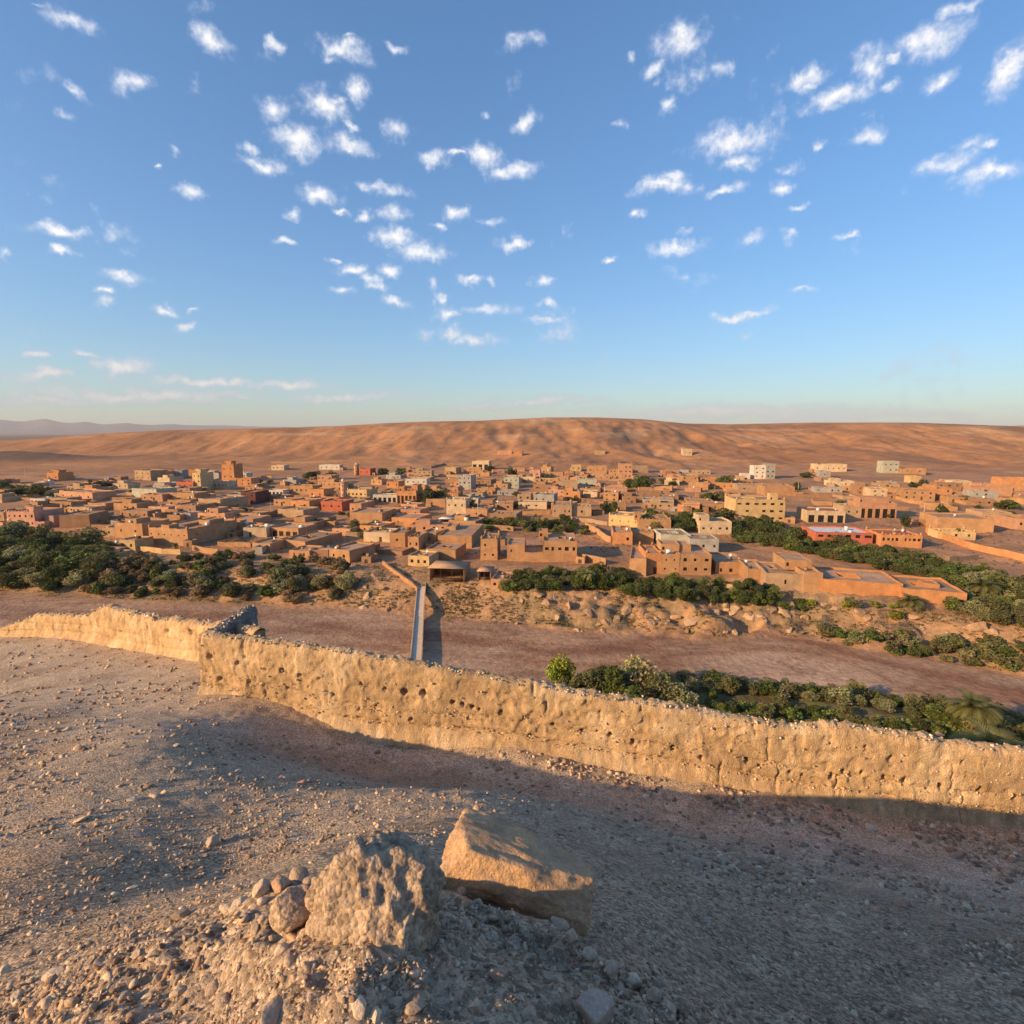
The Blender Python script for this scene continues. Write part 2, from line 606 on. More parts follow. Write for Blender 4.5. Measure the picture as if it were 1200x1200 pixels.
def valley_colours(X, Y, Z):
    shape = X.shape
    c = np.zeros(shape + (3,)) + np.array([0.40, 0.215, 0.115])
    yb = bank_y(X)
    yn = np.interp(X, _n[:, 0], _n[:, 1])
    n1 = fbm2(X, Y, 40, 4, 71)
    n2 = fbm2(X, Y, 9, 3, 72)
    c = lerp3(c, [0.32, 0.175, 0.095], sstep(-0.1, 0.25, n1))
    # bank: ochre rock and sand
    bk = sstep(-1, 3, Y - yb) * (1 - sstep(26, 46, Y - yb))
    c = lerp3(c, [0.41, 0.24, 0.125], bk * 0.85)
    c = lerp3(c, [0.20, 0.15, 0.09], bk * sstep(0.02, 0.2, n2) * 0.7)
    # riverbed
    rv = 1 - sstep(-2, 3, Y - yb + n2 * 6)
    c = lerp3(c, [0.39, 0.24, 0.15], rv)
    u = (yb - Y) + fbm2(X, Y, 45, 3, 77) * 26 + fbm2(X * 0.25, Y, 6, 3, 78) * 5
    wet = np.exp(-((u - 7) / 4.5) ** 2) + 0.7 * np.exp(-((u - 17) / 2.5) ** 2)
    c = lerp3(c, [0.24, 0.115, 0.07], np.clip(wet, 0, 1) * rv * 0.9)
    c = lerp3(c, [0.47, 0.33, 0.255], np.exp(-((u - 28) / 5) ** 2) * rv * 0.35)
    br = np.abs(fbm2(X * 0.35 + 0.15 * Y, Y, 11, 3, 79))
    c = lerp3(c, [0.25, 0.135, 0.085], rv * (1 - sstep(0.0, 0.06, br)) * 0.75)
    c = lerp3(c, [0.50, 0.36, 0.26], rv * sstep(0.22, 0.36, br) * 0.25)
    # near terrace: green ground
    tn = sstep(-2, 6, yn - Y + n2 * 5)
    c = lerp3(c, [0.14, 0.14, 0.05], tn * 0.9)
    c = lerp3(c, [0.16, 0.11, 0.065], tn * sstep(0.0, 0.2, n1 + n2) * 0.8)
    # hills
    hl = sstep(540, 680, Y)
    m = fbm2(X, Y, 120, 5, 81)
    c = lerp3(c, [0.40, 0.195, 0.088], hl)
    c = lerp3(c, [0.29, 0.145, 0.072], hl * sstep(0.0, 0.28, m))
    c = lerp3(c, [0.47, 0.25, 0.12], hl * sstep(0.1, 0.3, -m) * 0.7)
    dots = fbm2(X, Y, 10, 2, 83)
    c = lerp3(c, [0.17, 0.115, 0.07], hl * sstep(0.2, 0.34, dots) * 0.4)
    # layered pale strata under the crest
    st = fbm2(X * 0.06, Z * 1.0, 6, 3, 85)
    c = lerp3(c, [0.47, 0.29, 0.165], hl * sstep(0.12, 0.28, st) * sstep(-25, 0, Z) * 0.6)
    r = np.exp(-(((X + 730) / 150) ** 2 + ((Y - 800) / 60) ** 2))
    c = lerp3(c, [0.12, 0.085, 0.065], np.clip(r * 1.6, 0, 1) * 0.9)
    return c


def grid_mesh(name, xs, ys, zf, cf, smooth=True):
    X, Y = np.meshgrid(xs, ys)
    Z = zf(X, Y)
    V = np.stack([X, Y, Z], -1).reshape(-1, 3)
    C = cf(X, Y, Z).reshape(-1, 3)
    nx, ny = len(xs), len(ys)
    i = (np.arange(ny - 1)[:, None] * nx + np.arange(nx - 1)[None]).ravel()
    Fq = np.stack([i, i + 1, i + nx + 1, i + nx], -1)
    return mesh_np(name, V, Fq, C, smooth)


def spaced(*segs):
    """segs: (start, stop, step) joined; the last stop is included"""
    r = []
    for a, b, s in segs:
        r.append(np.arange(a, b - 1e-6, s))
    r.append(np.array([segs[-1][1]]))
    return np.concatenate(r)


m_valley = mat('valley_soil', None, var=0.22, scale=0.05, fine=0.28, fscale=0.7, bump=0.55, bscale=0.8, bdist=0.8, rough=0.95)
m_hills = mat('hill_soil', None, var=0.16, scale=0.012, fine=0.16, fscale=0.2, bump=0.5, bscale=0.16, bdist=2.0, rough=0.95)
xs = spaced((-700, -230, 5.0), (-230, -150, 2.2), (-150, 170, 0.95), (170, 260, 2.0), (260, 700, 5.0))
ys = spaced((60, 92, 3.0), (92, 230, 0.9), (230, 420, 2.2), (420, 702, 4.5))
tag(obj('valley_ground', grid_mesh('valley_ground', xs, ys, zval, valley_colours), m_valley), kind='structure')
VX, VY = xs, ys
VZ = zval(*np.meshgrid(xs, ys))
xs = spaced((-1700, 1700, 5.0))
ys = spaced((699, 1300, 4.0), (1300, 1700, 40.0))


def zhill(X, Y):
    return zval(X, Y) - np.where(Y < 702, 0.6, 0.0) - np.where(Y > 1400, (Y - 1400) * 0.35, 0)


HX, HY = xs, ys
HZ = zhill(*np.meshgrid(xs, ys))


def _bil(gx, gy, gz, X, Y):
    ix = np.clip(np.searchsorted(gx, X) - 1, 0, len(gx) - 2)
    iy = np.clip(np.searchsorted(gy, Y) - 1, 0, len(gy) - 2)
    fx = np.clip((X - gx[ix]) / (gx[ix + 1] - gx[ix]), 0, 1)
    fy = np.clip((Y - gy[iy]) / (gy[iy + 1] - gy[iy]), 0, 1)
    return (gz[iy, ix] * (1 - fx) + gz[iy, ix + 1] * fx) * (1 - fy) + (gz[iy + 1, ix] * (1 - fx) + gz[iy + 1, ix + 1] * fx) * fy


def zfast(X, Y):
    X = np.asarray(X, float); Y = np.asarray(Y, float)
    return np.where(Y < 701, _bil(VX, VY, VZ, X, Y), _bil(HX, HY, HZ, X, Y))


tag(obj('desert_hills', grid_mesh('desert_hills', xs, ys, zhill, valley_colours), m_hills), kind='structure')


def zplain(X, Y):
    return -58 + 0 * X + np.where(Y < 1500, -12, 20) + fbm2(X, Y, 1500, 3, 91) * 6


def cplain(X, Y, Z):
    c = np.zeros(X.shape + (3,)) + np.array([0.30, 0.185, 0.115])
    return lerp3(c, [0.20, 0.13, 0.09], sstep(-0.05, 0.25, fbm2(X, Y * 0.4, 900, 4, 92)))


xs = np.concatenate([-np.geomspace(26000, 200, 60), np.linspace(-150, 150, 6), np.geomspace(200, 26000, 60)])
ys = np.concatenate([-np.geomspace(26000, 200, 30), np.linspace(-100, 100, 5), np.geomspace(200, 26000, 110)])
tag(obj('plain_ground', grid_mesh('plain_ground', xs, ys, zplain, cplain), m_hills), kind='structure')

# far mountains
def zmount(X, Y):
    px = PX0 + F / cp * X / Y
    top = np.interp(px, [-900, -200, 0, 25, 55, 80, 100, 120, 150, 175, 200, 240, 300, 420, 620, 740, 790, 850, 1000, 1200, 1500, 2200],
                    [493, 494, 492, 494, 492, 496, 495, 497, 496, 498, 497.5, 499, 500, 503, 503, 500, 497, 499, 500, 499, 499, 500])
    s = np.clip((Y - 15000) / 5000, 0, 1)
    tanel = (HOR - top) / F * 1.0
    ridge = np.abs(fbm2(X, Y, 2600, 4, 95)) * 2
    return -30 + (tanel * 20000 + 30) * s * (1 - 0.45 * ridge * np.sin(s * math.pi)) + fbm2(X, Y, 700, 3, 96) * 60 * s


xs = np.linspace(-25500, 25500, 420)
ys = np.linspace(14900, 20500, 40)
tag(obj('far_mountains', grid_mesh('far_mountains', xs, ys, zmount, lambda X, Y, Z: np.zeros(X.shape + (3,)) + np.array([0.20, 0.155, 0.135])), m_hills), kind='structure')

# the air: thin dust haze that only tells over kilometres
m_haze = bpy.data.materials.new('haze')
m_haze.use_nodes = True
hn = m_haze.node_tree
hn.nodes.remove(hn.nodes['Principled BSDF'])
pv = hn.nodes.new('ShaderNodeVolumePrincipled')
pv.inputs['Color'].default_value = (0.86, 0.90, 0.97, 1)
pv.inputs['Density'].default_value = 3.0e-5
hn.links.new(pv.outputs[0], hn.nodes['Material Output'].inputs['Volume'])
hb = MB(); hb.box(-26500, 26500, -26500, 26500, -110, 620)
tag(obj('haze', hb.mesh('haze'), m_haze), 'thin pale dust haze over the valley', 'haze', kind='stuff')
# ------------------------------------------------------------------ hillside the viewer stands on
def at_y(px, py, Y):
    d = pdir(px, py)
    t = Y / d.y
    return (d.x * t, Y, d.z * t)


# wall base line, photo pixel -> distance; the wall stands 2.2 m or so above it
WALL_BASE = [(236, 812, 21.0), (400, 851, 19.6), (600, 874, 18.8), (800, 908, 18.0), (933, 931, 17.5), (1067, 955, 16.9), (1200, 968, 16.3), (1330, 985, 15.7)]
WALL_TOP = [(236, 746), (257, 747), (300, 753), (400, 765), (490, 781), (600, 801), (667, 814), (740, 824), (800, 833), (870, 848), (933, 857), (960, 853), (985, 855), (1017, 862),
            (1100, 873), (1200, 887), (1330, 905)]
LEFT_BASE = [(-130, 752, 43.0), (-40, 748, 40.0), (20, 745, 37.0), (75, 748, 34.5), (105, 752, 33.0), (180, 766, 29.0), (248, 776, 25.6), (300, 790, 23.0)]
LEFT_TOP = [(-130, 750), (-40, 745), (0, 738), (20, 731), (42, 721), (75, 722), (105, 722), (112, 716), (125, 711), (140, 718), (180, 725), (248, 733), (300, 738)]

ctl = [at_y(*p) for p in WALL_BASE + LEFT_BASE]
ctl += [at_y(*p) for p in [
    # slope between the viewer and the wall
    (0, 780, 29), (60, 800, 24.5), (200, 832, 18.6), (120, 830, 20), (0, 840, 18.0), (0, 868, 15.2), (100, 850, 16.2), (180, 852, 15.6), (270, 855, 16.9), (80, 885, 13.6),
    (200, 872, 13.6), (0, 915, 11.3), (120, 885, 12.4), (400, 887, 18.0), (500, 897, 17.8), (400, 930, 10.2), (600, 930, 10.0), (600, 907, 17.4), (800, 942, 16.7), (1000, 974, 15.8),
    (1200, 1004, 14.8), (800, 1000, 8.1), (1000, 1060, 7.2), (1200, 1100, 6.6), (800, 1100, 4.3), (1000, 1190, 3.9), (1200, 1200, 4.2), (236, 960, 9.2), (250, 1030, 6.6),
    (60, 1000, 7.2), (0, 960, 9.2), (0, 1080, 4.6), (100, 1085, 4.4), (400, 990, 5.8), (600, 1000, 5.4), (880, 1190, 3.4),
    # near rubble ridge
    (60, 1150, 2.9), (150, 1115, 3.0), (230, 1108, 2.6), (300, 1092, 2.45), (350, 1086, 2.35), (330, 1130, 2.05), (200, 1170, 2.35), (60, 1195, 2.3), (0, 1195, 2.6), (300, 1195, 1.85),
    (450, 1125, 1.98), (450, 1195, 1.75), (560, 1115, 2.25), (515, 1046, 3.15), (600, 1074, 3.15), (600, 1190, 1.8), (640, 1100, 2.6), (690, 1106, 3.0), (700, 1130, 2.5), (740, 1150, 2.5), (800, 1195, 2.35), (700, 1190, 2.0)]]
ctl += [(0, 0, -1.62), (0.6, 0.7, -1.75), (-0.8, 0.8, -1.9), (0, -3, -1.3), (-4, -2, -2.7), (5, -3, -3.0), (2.5, 1.2, -2.9), (-3, 1.5, -3.0), (-10, -2, -5.4), (-20, 0, -8.2), (-15, 6, -7.6), (-9, 5, -6.2), (-25, 12, -10.6),
        (12, 0, -6.0), (20, 6, -9.5), (26, 12, -11.5), (0, -15, -3.5), (-15, -15, -8), (15, -15, -7.5), (-40, 22, -14.5), (-40, 0, -14), (40, 0, -15), (34, 14, -14)]
ctl = np.array(ctl)


class TPS:
    def __init__(self, P, lam=0.02):
        n = len(P)
        self.c = P[:, :2]
        K = self.k(self.c, self.c) + lam * np.eye(n)
        A = np.zeros((n + 3, n + 3))
        A[:n, :n] = K
        A[:n, n] = 1; A[:n, n + 1:] = self.c
        A[n, :n] = 1; A[n + 1:, :n] = self.c.T
        self.w = np.linalg.solve(A, np.concatenate([P[:, 2], [0, 0, 0]]))

    @staticmethod
    def k(a, b):
        d2 = ((a[:, None] - b[None]) ** 2).sum(-1)
        return 0.5 * d2 * np.log(d2 + 1e-9)

    def __call__(self, X, Y):
        p = np.stack([np.ravel(X), np.ravel(Y)], -1)
        out = np.empty(len(p))
        for i in range(0, len(p), 40000):
            q = p[i:i + 40000]
            out[i:i + 40000] = self.k(q, self.c) @ self.w[:-3] + self.w[-3] + q @ self.w[-2:]
        return out.reshape(np.shape(X))


tps = TPS(ctl)
wb = np.array([at_y(*p) for p in WALL_BASE])
lb = np.array([at_y(*p) for p in LEFT_BASE])
edge = np.concatenate([[(-75, 47), (-50, 44)], lb[:-1, :2], [(wb[0, 0] - 0.2, wb[0, 1] + 1.6)], wb[1:, :2], [(24, 14.5), (60, 8)]])
edge = edge[np.argsort(edge[:, 0])]


def zhill_near(X, Y):
    ey = np.interp(X, edge[:, 0], edge[:, 1]) + 0.8
    z = tps(X, np.minimum(Y, ey))
    out = np.clip(Y - ey, 0, None)
    z = z - 0.72 * out - np.clip(out, 0, 1.5) * 0.5
    side = np.clip(np.abs(X) - 38, 0, None)
    z = z - side * 0.5
    d = np.sqrt(X * X + Y * Y)
    near = 1 - sstep(2.5, 5.5, d)
    z = z + fbm2(X, Y, 2.6, 3, 101) * 0.13 * sstep(3, 8, d)
    z = z + fbm2(X, Y, 0.55, 4, 102) * (0.05 + 0.10 * near)
    z = z + fbm2(X, Y, 0.16, 3, 103) * (0.025 + 0.05 * near)
    px_, py_ = pix_np(X, np.maximum(Y, 0.6), z)
    rdg = np.where(px_ < 420, np.exp(-((py_ - np.interp(px_, [0, 60, 150, 230, 300, 372], [1175, 1158, 1124, 1100, 1074, 1054])) / 26.0) ** 2),
                   np.exp(-((py_ - np.interp(px_, [515, 600, 690, 760, 830], [1062, 1088, 1126, 1166, 1210])) / 18.0) ** 2)) * near * np.where((Y > 0.9) & (px_ < 850), 1, 0)
    z = z + rdg * (np.abs(fbm2(X, Y, 0.22, 3, 107)) * 0.16 + 0.01)
    return z


def chill_near(X, Y, Z):
    c = np.zeros(X.shape + (3,)) + np.array([0.42, 0.30, 0.20])
    px, py = pix_np(X, np.maximum(Y, 0.5), Z)
    n1 = fbm2(X, Y, 2.2, 4, 111)
    n2 = fbm2(X, Y, 0.7, 3, 112)
    # dusty pale track that runs along the foot of the wall
    tx = [200, 300, 420, 520, 620, 700, 800, 900, 1000, 1100, 1200, 1320]
    ty = [840, 850, 872, 888, 905, 922, 945, 968, 990, 1008, 1022, 1040]
    d = (py - np.interp(px, tx, ty)) / np.interp(px, [200, 500, 900, 1200], [12, 13, 26, 36])
    tr = np.exp(-(d + n2 * 1.2) ** 2) * np.where(px > 180, 1, 0)
    c = lerp3(c, [0.62, 0.47, 0.33], tr * 0.95)
    # apron of washed earth under the wall
    bt = np.interp(px, [p[0] for p in WALL_BASE], [p[1] for p in WALL_BASE])
    ap = np.exp(-np.clip(py - bt, 0, 99) / 14.0) * np.where(px > 225, 1, 0) * np.where(Y < 24, 1, 0)
    c = lerp3(c, [0.50, 0.37, 0.23], np.clip(ap, 0, 1) * 0.85)
    # left terrace: pale ground, its colour brightened to stand for grazing sun
    lf = sstep(14.0, 17.5, Y + n1 * 3) * (1 - sstep(-12, -9.5, X))
    c = lerp3(c, [0.52, 0.40, 0.285], lf * (0.95 - 0.5 * sstep(0, 0.2, n2)))
    # pale edges of the mounds
    md = np.exp(-((py - np.interp(px, [0, 60, 130, 200, 260], [918, 900, 872, 853, 850])) / 6.0) ** 2) * np.where(px < 300, 1, 0) * sstep(8, 10, Y)
    c = lerp3(c, [0.44, 0.35, 0.26], md * 0.7)
    md = np.exp(-((py - np.interp(px, [0, 60, 130, 190], [882, 862, 850, 848])) / 7.0) ** 2) * np.where(px < 230, 1, 0) * sstep(8, 10, Y)
    c = lerp3(c, [0.44, 0.35, 0.26], md * 0.7)
    c = lerp3(c, [0.46, 0.345, 0.24], sstep(0.0, 0.3, n1) * 0.5)
    c = lerp3(c, [0.31, 0.215, 0.14], sstep(0.02, 0.28, -n1) * 0.55)
    c = lerp3(c, [0.50, 0.37, 0.245], sstep(0.15, 0.4, n2) * 0.5)
    return c


m_hillside = mat('hillside_gravel', None, var=0.18, scale=3.0, fine=0.30, fscale=40.0, bump=0.8, bscale=45.0, bdist=0.035, pebble=0.5, pscale=30.0, rough=0.95)
xs = np.concatenate([spaced((-75, -36, 1.5), (-36, -12, 0.2), (-12, -4, 0.09), (-4, -1.8, 0.05), (-1.8, 2.2, 0.026)), spaced((2.245, 5, 0.06), (5, 18, 0.10), (18, 60, 1.2))])
ys = spaced((-30, -3, 1.0), (-3, 0.9, 0.15), (0.9, 3.4, 0.024), (3.4, 7, 0.05), (7, 13, 0.07), (13, 22, 0.10), (22, 36, 0.2), (36, 52, 0.6), (52, 96, 3.0))
hill_obj = tag(obj('hillside_ground', grid_mesh('hillside_ground', xs, ys, zhill_near, chill_near), m_hillside), kind='structure')


def hz1(x, y):
    return float(zhill_near(np.array([x]), np.array([y]))[0])


def hill_hit(px, py, y0=0.9, y1=45):
    d = pdir(px, py)
    ts = np.geomspace(y0, y1, 900) / d.y
    P = np.array(d)[None] * ts[:, None]
    below = P[:, 2] < zhill_near(P[:, 0], P[:, 1])
    i = int(np.argmax(below)) if below.any() else len(ts) - 1
    return Vector(P[i])


def hill_hits(px, py, y0=0.9, y1=45, n=500):
    """many pixels at once -> points on the hillside"""
    a, b = px - PX0, 600.0 - py
    D = np.stack([a, F * cp + b * sp, -F * sp + b * cp], -1)
    D /= D[:, 1:2]
    ts = np.geomspace(y0, y1, n)
    gx, gy = GX, GY
    res = np.zeros((len(px), 3)); ok = np.zeros(len(px), bool)
    for i in range(0, len(px), 2000):
        d = D[i:i + 2000]
        P = d[:, None, :] * ts[None, :, None]
        Zg = bilin(P[..., 0], P[..., 1])
        below = P[..., 2] < Zg
        k = below.argmax(1)
        res[i:i + 2000] = P[np.arange(len(d)), k]
        ok[i:i + 2000] = below.any(1)
    return res, ok


GX, GY = xs, ys
GZ = zhill_near(*np.meshgrid(xs, ys))


def bilin(X, Y):
    ix = np.clip(np.searchsorted(GX, X) - 1, 0, len(GX) - 2)
    iy = np.clip(np.searchsorted(GY, Y) - 1, 0, len(GY) - 2)
    fx = np.clip((X - GX[ix]) / (GX[ix + 1] - GX[ix]), 0, 1)
    fy = np.clip((Y - GY[iy]) / (GY[iy + 1] - GY[iy]), 0, 1)
    a = GZ[iy, ix] * (1 - fx) + GZ[iy, ix + 1] * fx
    b = GZ[iy + 1, ix] * (1 - fx) + GZ[iy + 1, ix + 1] * fx
    return a * (1 - fy) + b * fy


# ------------------------------------------------------------------ rammed earth walls
def path_points(base, top, step):
    """world base points, tops and photo x along a wall line"""
    bx = np.array([p[0] for p in base], float); by = [p[1] for p in base]; bY = [p[2] for p in base]
    P = []
    for x in np.arange(bx[0], bx[-1], 0.5):
        Y = np.interp(x, bx, bY)
        p = at_y(x, np.interp(x, bx, by), Y)
        t = at_y(x, np.interp(x, [q[0] for q in top], [q[1] for q in top]), Y)
        P.append((p[0], p[1], p[2], t[2], x))
    P = np.array(P)
    s = np.concatenate([[0], np.cumsum(np.hypot(np.diff(P[:, 0]), np.diff(P[:, 1])))])
    si = np.arange(0, s[-1], step)
    return np.stack([np.interp(si, s, P[:, k]) for k in range(5)], -1), si


def build_wall(name, base, top, thick, step, rows, holes, seed, rag=0.10, extra=0.7, colr=None):
    P, si = path_points(base, top, step)
    n = len(P)
    tx = np.gradient(P[:, 0]); ty = np.gradient(P[:, 1])
    k = 25
    ker = np.ones(2 * k + 1) / (2 * k + 1)
    tx = np.convolve(np.pad(tx, k, 'edge'), ker, 'valid'); ty = np.convolve(np.pad(ty, k, 'edge'), ker, 'valid')
    L = np.hypot(tx, ty)
    nx, ny = ty / L, -tx / L               # normal towards the viewer's side
    flip = np.where(ny > 0, -1, 1)
    nx, ny = nx * flip, ny * flip
    zt = P[:, 3] + fbm2(si, si * 0 + seed, 0.6, 4, seed) * rag + fbm2(si, si * 0 + seed, 0.16, 2, seed + 3) * rag * 0.5
    zb = P[:, 2] - extra
    h = P[:, 3] - P[:, 2]
    rows_v = np.linspace(0, 1, rows)
    S_, V_ = np.meshgrid(si, rows_v)
    Zf = zb[None] + (zt - zb)[None] * V_
    hh = (Zf - P[None, :, 2])              # height above the foot
    # face relief
    d = fbm2(S_, hh, 1.8, 3, seed + 5) * 0.07 + fbm2(S_, hh, 0.16, 4, seed + 7, 0.65) * 0.035
    # the lifts of rammed earth: groove between two lifts, vertical joints, foot washed out
    for lift, wgt in ((0.95, 0.08), (0.42, 0.10)):
        lv = lift + fbm2(S_, S_ * 0, 3.0, 3, seed + 11) * 0.25
        d -= wgt * np.exp(-((hh - lv) / 0.05) ** 2) * (0.35 + 1.3 * np.clip(fbm2(S_, S_ * 0 + 5, 0.5, 3, seed + 12) + 0.25, 0, 1))
    vj = np.abs(((S_ + 0.4 * np.floor(hh / 0.95) + fbm2(hh, S_ * 0, 0.5, 2, seed + 13) * 0.15) / 1.9) % 1.0 - 0.5) * 1.9
    crack = sstep(-0.05, 0.2, fbm2(S_, hh, 1.3, 2, seed + 14))
    d -= 0.09 * np.exp(-((vj) / 0.035) ** 2) * crack
    d += 0.22 * np.clip(1 - hh / 0.42, 0, 1.6) ** 1.5         # sloping apron at the foot
    d -= 0.05 * sstep(0.25, 0.6, np.abs(fbm2(S_, hh, 0.5, 3, seed + 15)) * 2)
    # round off the top
    d -= 0.10 * np.clip((V_ - 0.93) / 0.07, 0, 1) ** 2
    pxs_, pys_ = pix_np(P[None, :, 0] + 0 * S_, P[None, :, 1] + 0 * S_, Zf)
    for (hx, hy, r, dep) in holes:
        r = r * 0.66
        q = ((pxs_ - hx) / r) ** 2 + ((pys_ - hy) / (r * 1.05)) ** 2
        q = q * (1 + fbm2(S_, hh, 0.15, 2, seed + 19) * 1.2)
        d -= dep * np.clip(1.15 - q, 0, 1) ** 0.5
    X = P[None, :, 0] + nx[None] * d
    Y = P[None, :, 1] + ny[None] * d
    front = np.stack([X, Y, Zf], -1)
    # back face: plain relief
    db = -thick + fbm2(S_ + 50, hh, 0.5, 3, seed + 21) * 0.08
    back = np.stack([P[None, :, 0] + nx[None] * db, P[None, :, 1] + ny[None] * db, Zf - 0.03 - np.where(V_ < 0.02, 2.5, 0)], -1)[::-1]
    # top strip
    tops = []
    for f in (0.2, 0.4, 0.6, 0.8):
        bump = fbm2(si, si * 0 + f * 3, 0.2, 3, seed + 23) * 0.12
        a, b = front[-1], back[0]
        q = a * (1 - f) + b * f
        q[:, 2] = zt + bump + 0.05
        tops.append(q)
    G = np.concatenate([front, np.array(tops), back], 0)
    R = G.shape[0]
    # close both ends
    i = (np.arange(R - 1)[:, None] * n + np.arange(n - 1)[None]).ravel()
    Fq = np.stack([i, i + 1, i + n + 1, i + n], -1)
    V = G.reshape(-1, 3)
    caps = []
    half = rows
    for col in (0, n - 1):
        for r in range(rows - 1):
            caps.append((r * n + col, (r + 1) * n + col, (R - 2 - r) * n + col, (R - 1 - r) * n + col))
    Fq = np.concatenate([Fq, np.array(caps)])
    hv = np.concatenate([hh, np.repeat(h[None], 4, 0), hh[::-1]], 0).ravel()
    Sv = np.tile(si, R)
    c = np.zeros((len(V), 3)) + np.array(colr or [0.54, 0.36, 0.195])
    nn = fbm2(Sv, hv, 1.2, 4, seed + 25)
    c = lerp3(c, [0.46, 0.31, 0.175], sstep(0.0, 0.3, nn) * 0.7)
    c = lerp3(c, [0.62, 0.46, 0.29], sstep(0.05, 0.3, -nn) * 0.6)
    ns_ = fbm2(Sv, hv * 0.35, 0.35, 4, seed + 27, 0.65)
    c = c * (1 + ns_[:, None] * 0.55)
    return V, Fq, c, P, zt, (nx, ny), si


m_pise = mat('rammed_earth', None, var=0.16, scale=2.2, fine=0.2, fscale=22.0, bump=0.9, bscale=42.0, bdist=0.04, pebble=0.14, pscale=30.0, rough=0.95)
m_pise_shade = mat('shaded_rammed_earth', None, var=0.2, scale=2.0, fine=0.25, fscale=18.0, bump=1.0, bscale=14.0, bdist=0.1, pebble=0.25, pscale=12.0, rough=0.95)  # earth wall in shade: the shade is put into a grey colour
m_stone_mix = mat('field_stone', None, var=0.18, scale=9.0, fine=0.22, fscale=60.0, bump=0.6, bscale=70.0, bdist=0.015, rough=0.9)

holes_px = [(245, 770, 4.5, .25), (277, 777, 3.5, .25), (310, 785, 3, .2), (330, 786, 4.2, .3), (350, 792, 3, .2), (372, 796, 2.5, .2), (423, 803, 2.6, .25), (451, 808, 3, .15),
            (474, 811, 4.2, .4), (496, 813, 4.8, .4), (530, 823, 3.2, .25), (541, 825, 3.4, .2), (553, 829, 3.6, .3), (586, 837, 3.4, .3), (615, 842, 3, .2), (648, 849, 3.2, .2),
            (682, 857, 4, .3), (715, 862, 4, .25), (742, 870, 4.2, .3), (789, 878, 4.6, .3), (822, 888, 3.6, .25), (876, 893, 5, .35), (890, 898, 3, .2), (925, 905, 4, .2), (974, 910, 5.4, .35),
            (988, 904, 4, .3), (1010, 906, 3.5, .2), (1036, 911, 4.2, .3), (1060, 915, 5, .3), (1043, 890, 5, .12), (1103, 922, 5.4, .35), (1148, 927, 5.2, .35), (1127, 893, 3, .2),
            (1015, 876, 4, .15), (1190, 936, 5, .3), (258, 795, 4, .2), (290, 800, 3, .15), (335, 808, 3, .15), (390, 815, 2.6, .15), (420, 833, 3, .15), (482, 843, 3, .2), (620, 864, 3.6, .2),
            (440, 828, 2.4, .15), (360, 805, 2.4, .15), (561, 832, 2.4, .2), (700, 858, 2.4, .2), (940, 907, 2.8, .2)]
V, Fq, c, Pw, ztw, nrm, siw = build_wall('earth_wall', WALL_BASE, WALL_TOP, 0.55, 0.045, 58, holes_px, 200)
wall_root = empty('earth_wall', (float(Pw[0, 0]), float(Pw[0, 1]), float(Pw[0, 2])))
tag(wall_root, 'long crumbling rammed earth wall with putlog holes and a rubble top, overlooking the river', 'wall', kind='thing')
o0 = np.array(wall_root.location)
wall_body = obj('wall_body', mesh_np('wall_body', V - o0, Fq, c, True), m_pise, wall_root)


def ico():
    t = (1 + 5 ** 0.5) / 2
    v = np.array([(-1, t, 0), (1, t, 0), (-1, -t, 0), (1, -t, 0), (0, -1, t), (0, 1, t), (0, -1, -t), (0, 1, -t), (t, 0, -1), (t, 0, 1), (-t, 0, -1), (-t, 0, 1)], float)
    v /= np.linalg.norm(v[0])
    f = np.array([(0, 11, 5), (0, 5, 1), (0, 1, 7), (0, 7, 10), (0, 10, 11), (1, 5, 9), (5, 11, 4), (11, 10, 2), (10, 7, 6), (7, 1, 8), (3, 9, 4), (3, 4, 2), (3, 2, 6), (3, 6, 8), (3, 8, 9),
                  (4, 9, 5), (2, 4, 11), (6, 2, 10), (8, 6, 7), (9, 8, 1)])
    return v, f


def subdiv(v, f):
    v = list(map(tuple, v)); e = {}
    def mid(a, b):
        k = (min(a, b), max(a, b))
        if k not in e:
            m = (np.array(v[a]) + np.array(v[b])) / 2
            v.append(tuple(m / np.linalg.norm(m)))
            e[k] = len(v) - 1
        return e[k]
    nf = []
    for a, b, c_ in f:
        x, y, z = mid(a, b), mid(b, c_), mid(c_, a)
        nf += [(a, x, z), (b, y, x), (c_, z, y), (x, y, z)]
    return np.array(v), np.array(nf)


def rock_shape(seed, level=2, cuts=9, rough=0.08, squash=(1, 1, 0.7), cut_at=(0.55, 0.85), boxy=0.0):
    """angular stone: a ball cut by random planes and roughened"""
    r = np.random.default_rng(seed)
    v, f = ico()
    for _ in range(level):
        v, f = subdiv(v, f)
    if boxy:
        b = v / np.abs(v).max(1, keepdims=True)
        v = v * (1 - boxy) + b * boxy * 0.8
    for _ in range(cuts):
        nrm_ = r.normal(size=3); nrm_ /= np.linalg.norm(nrm_)
        off = r.uniform(*cut_at)
        d = v @ nrm_ - off
        v = v - np.clip(d, 0, None)[:, None] * nrm_[None] * 0.92
    v = v * (1 + fbm3(v + seed * 3.1, 0.5, 3, seed)[:, None] * rough * 2)
    return v * np.array(squash), f


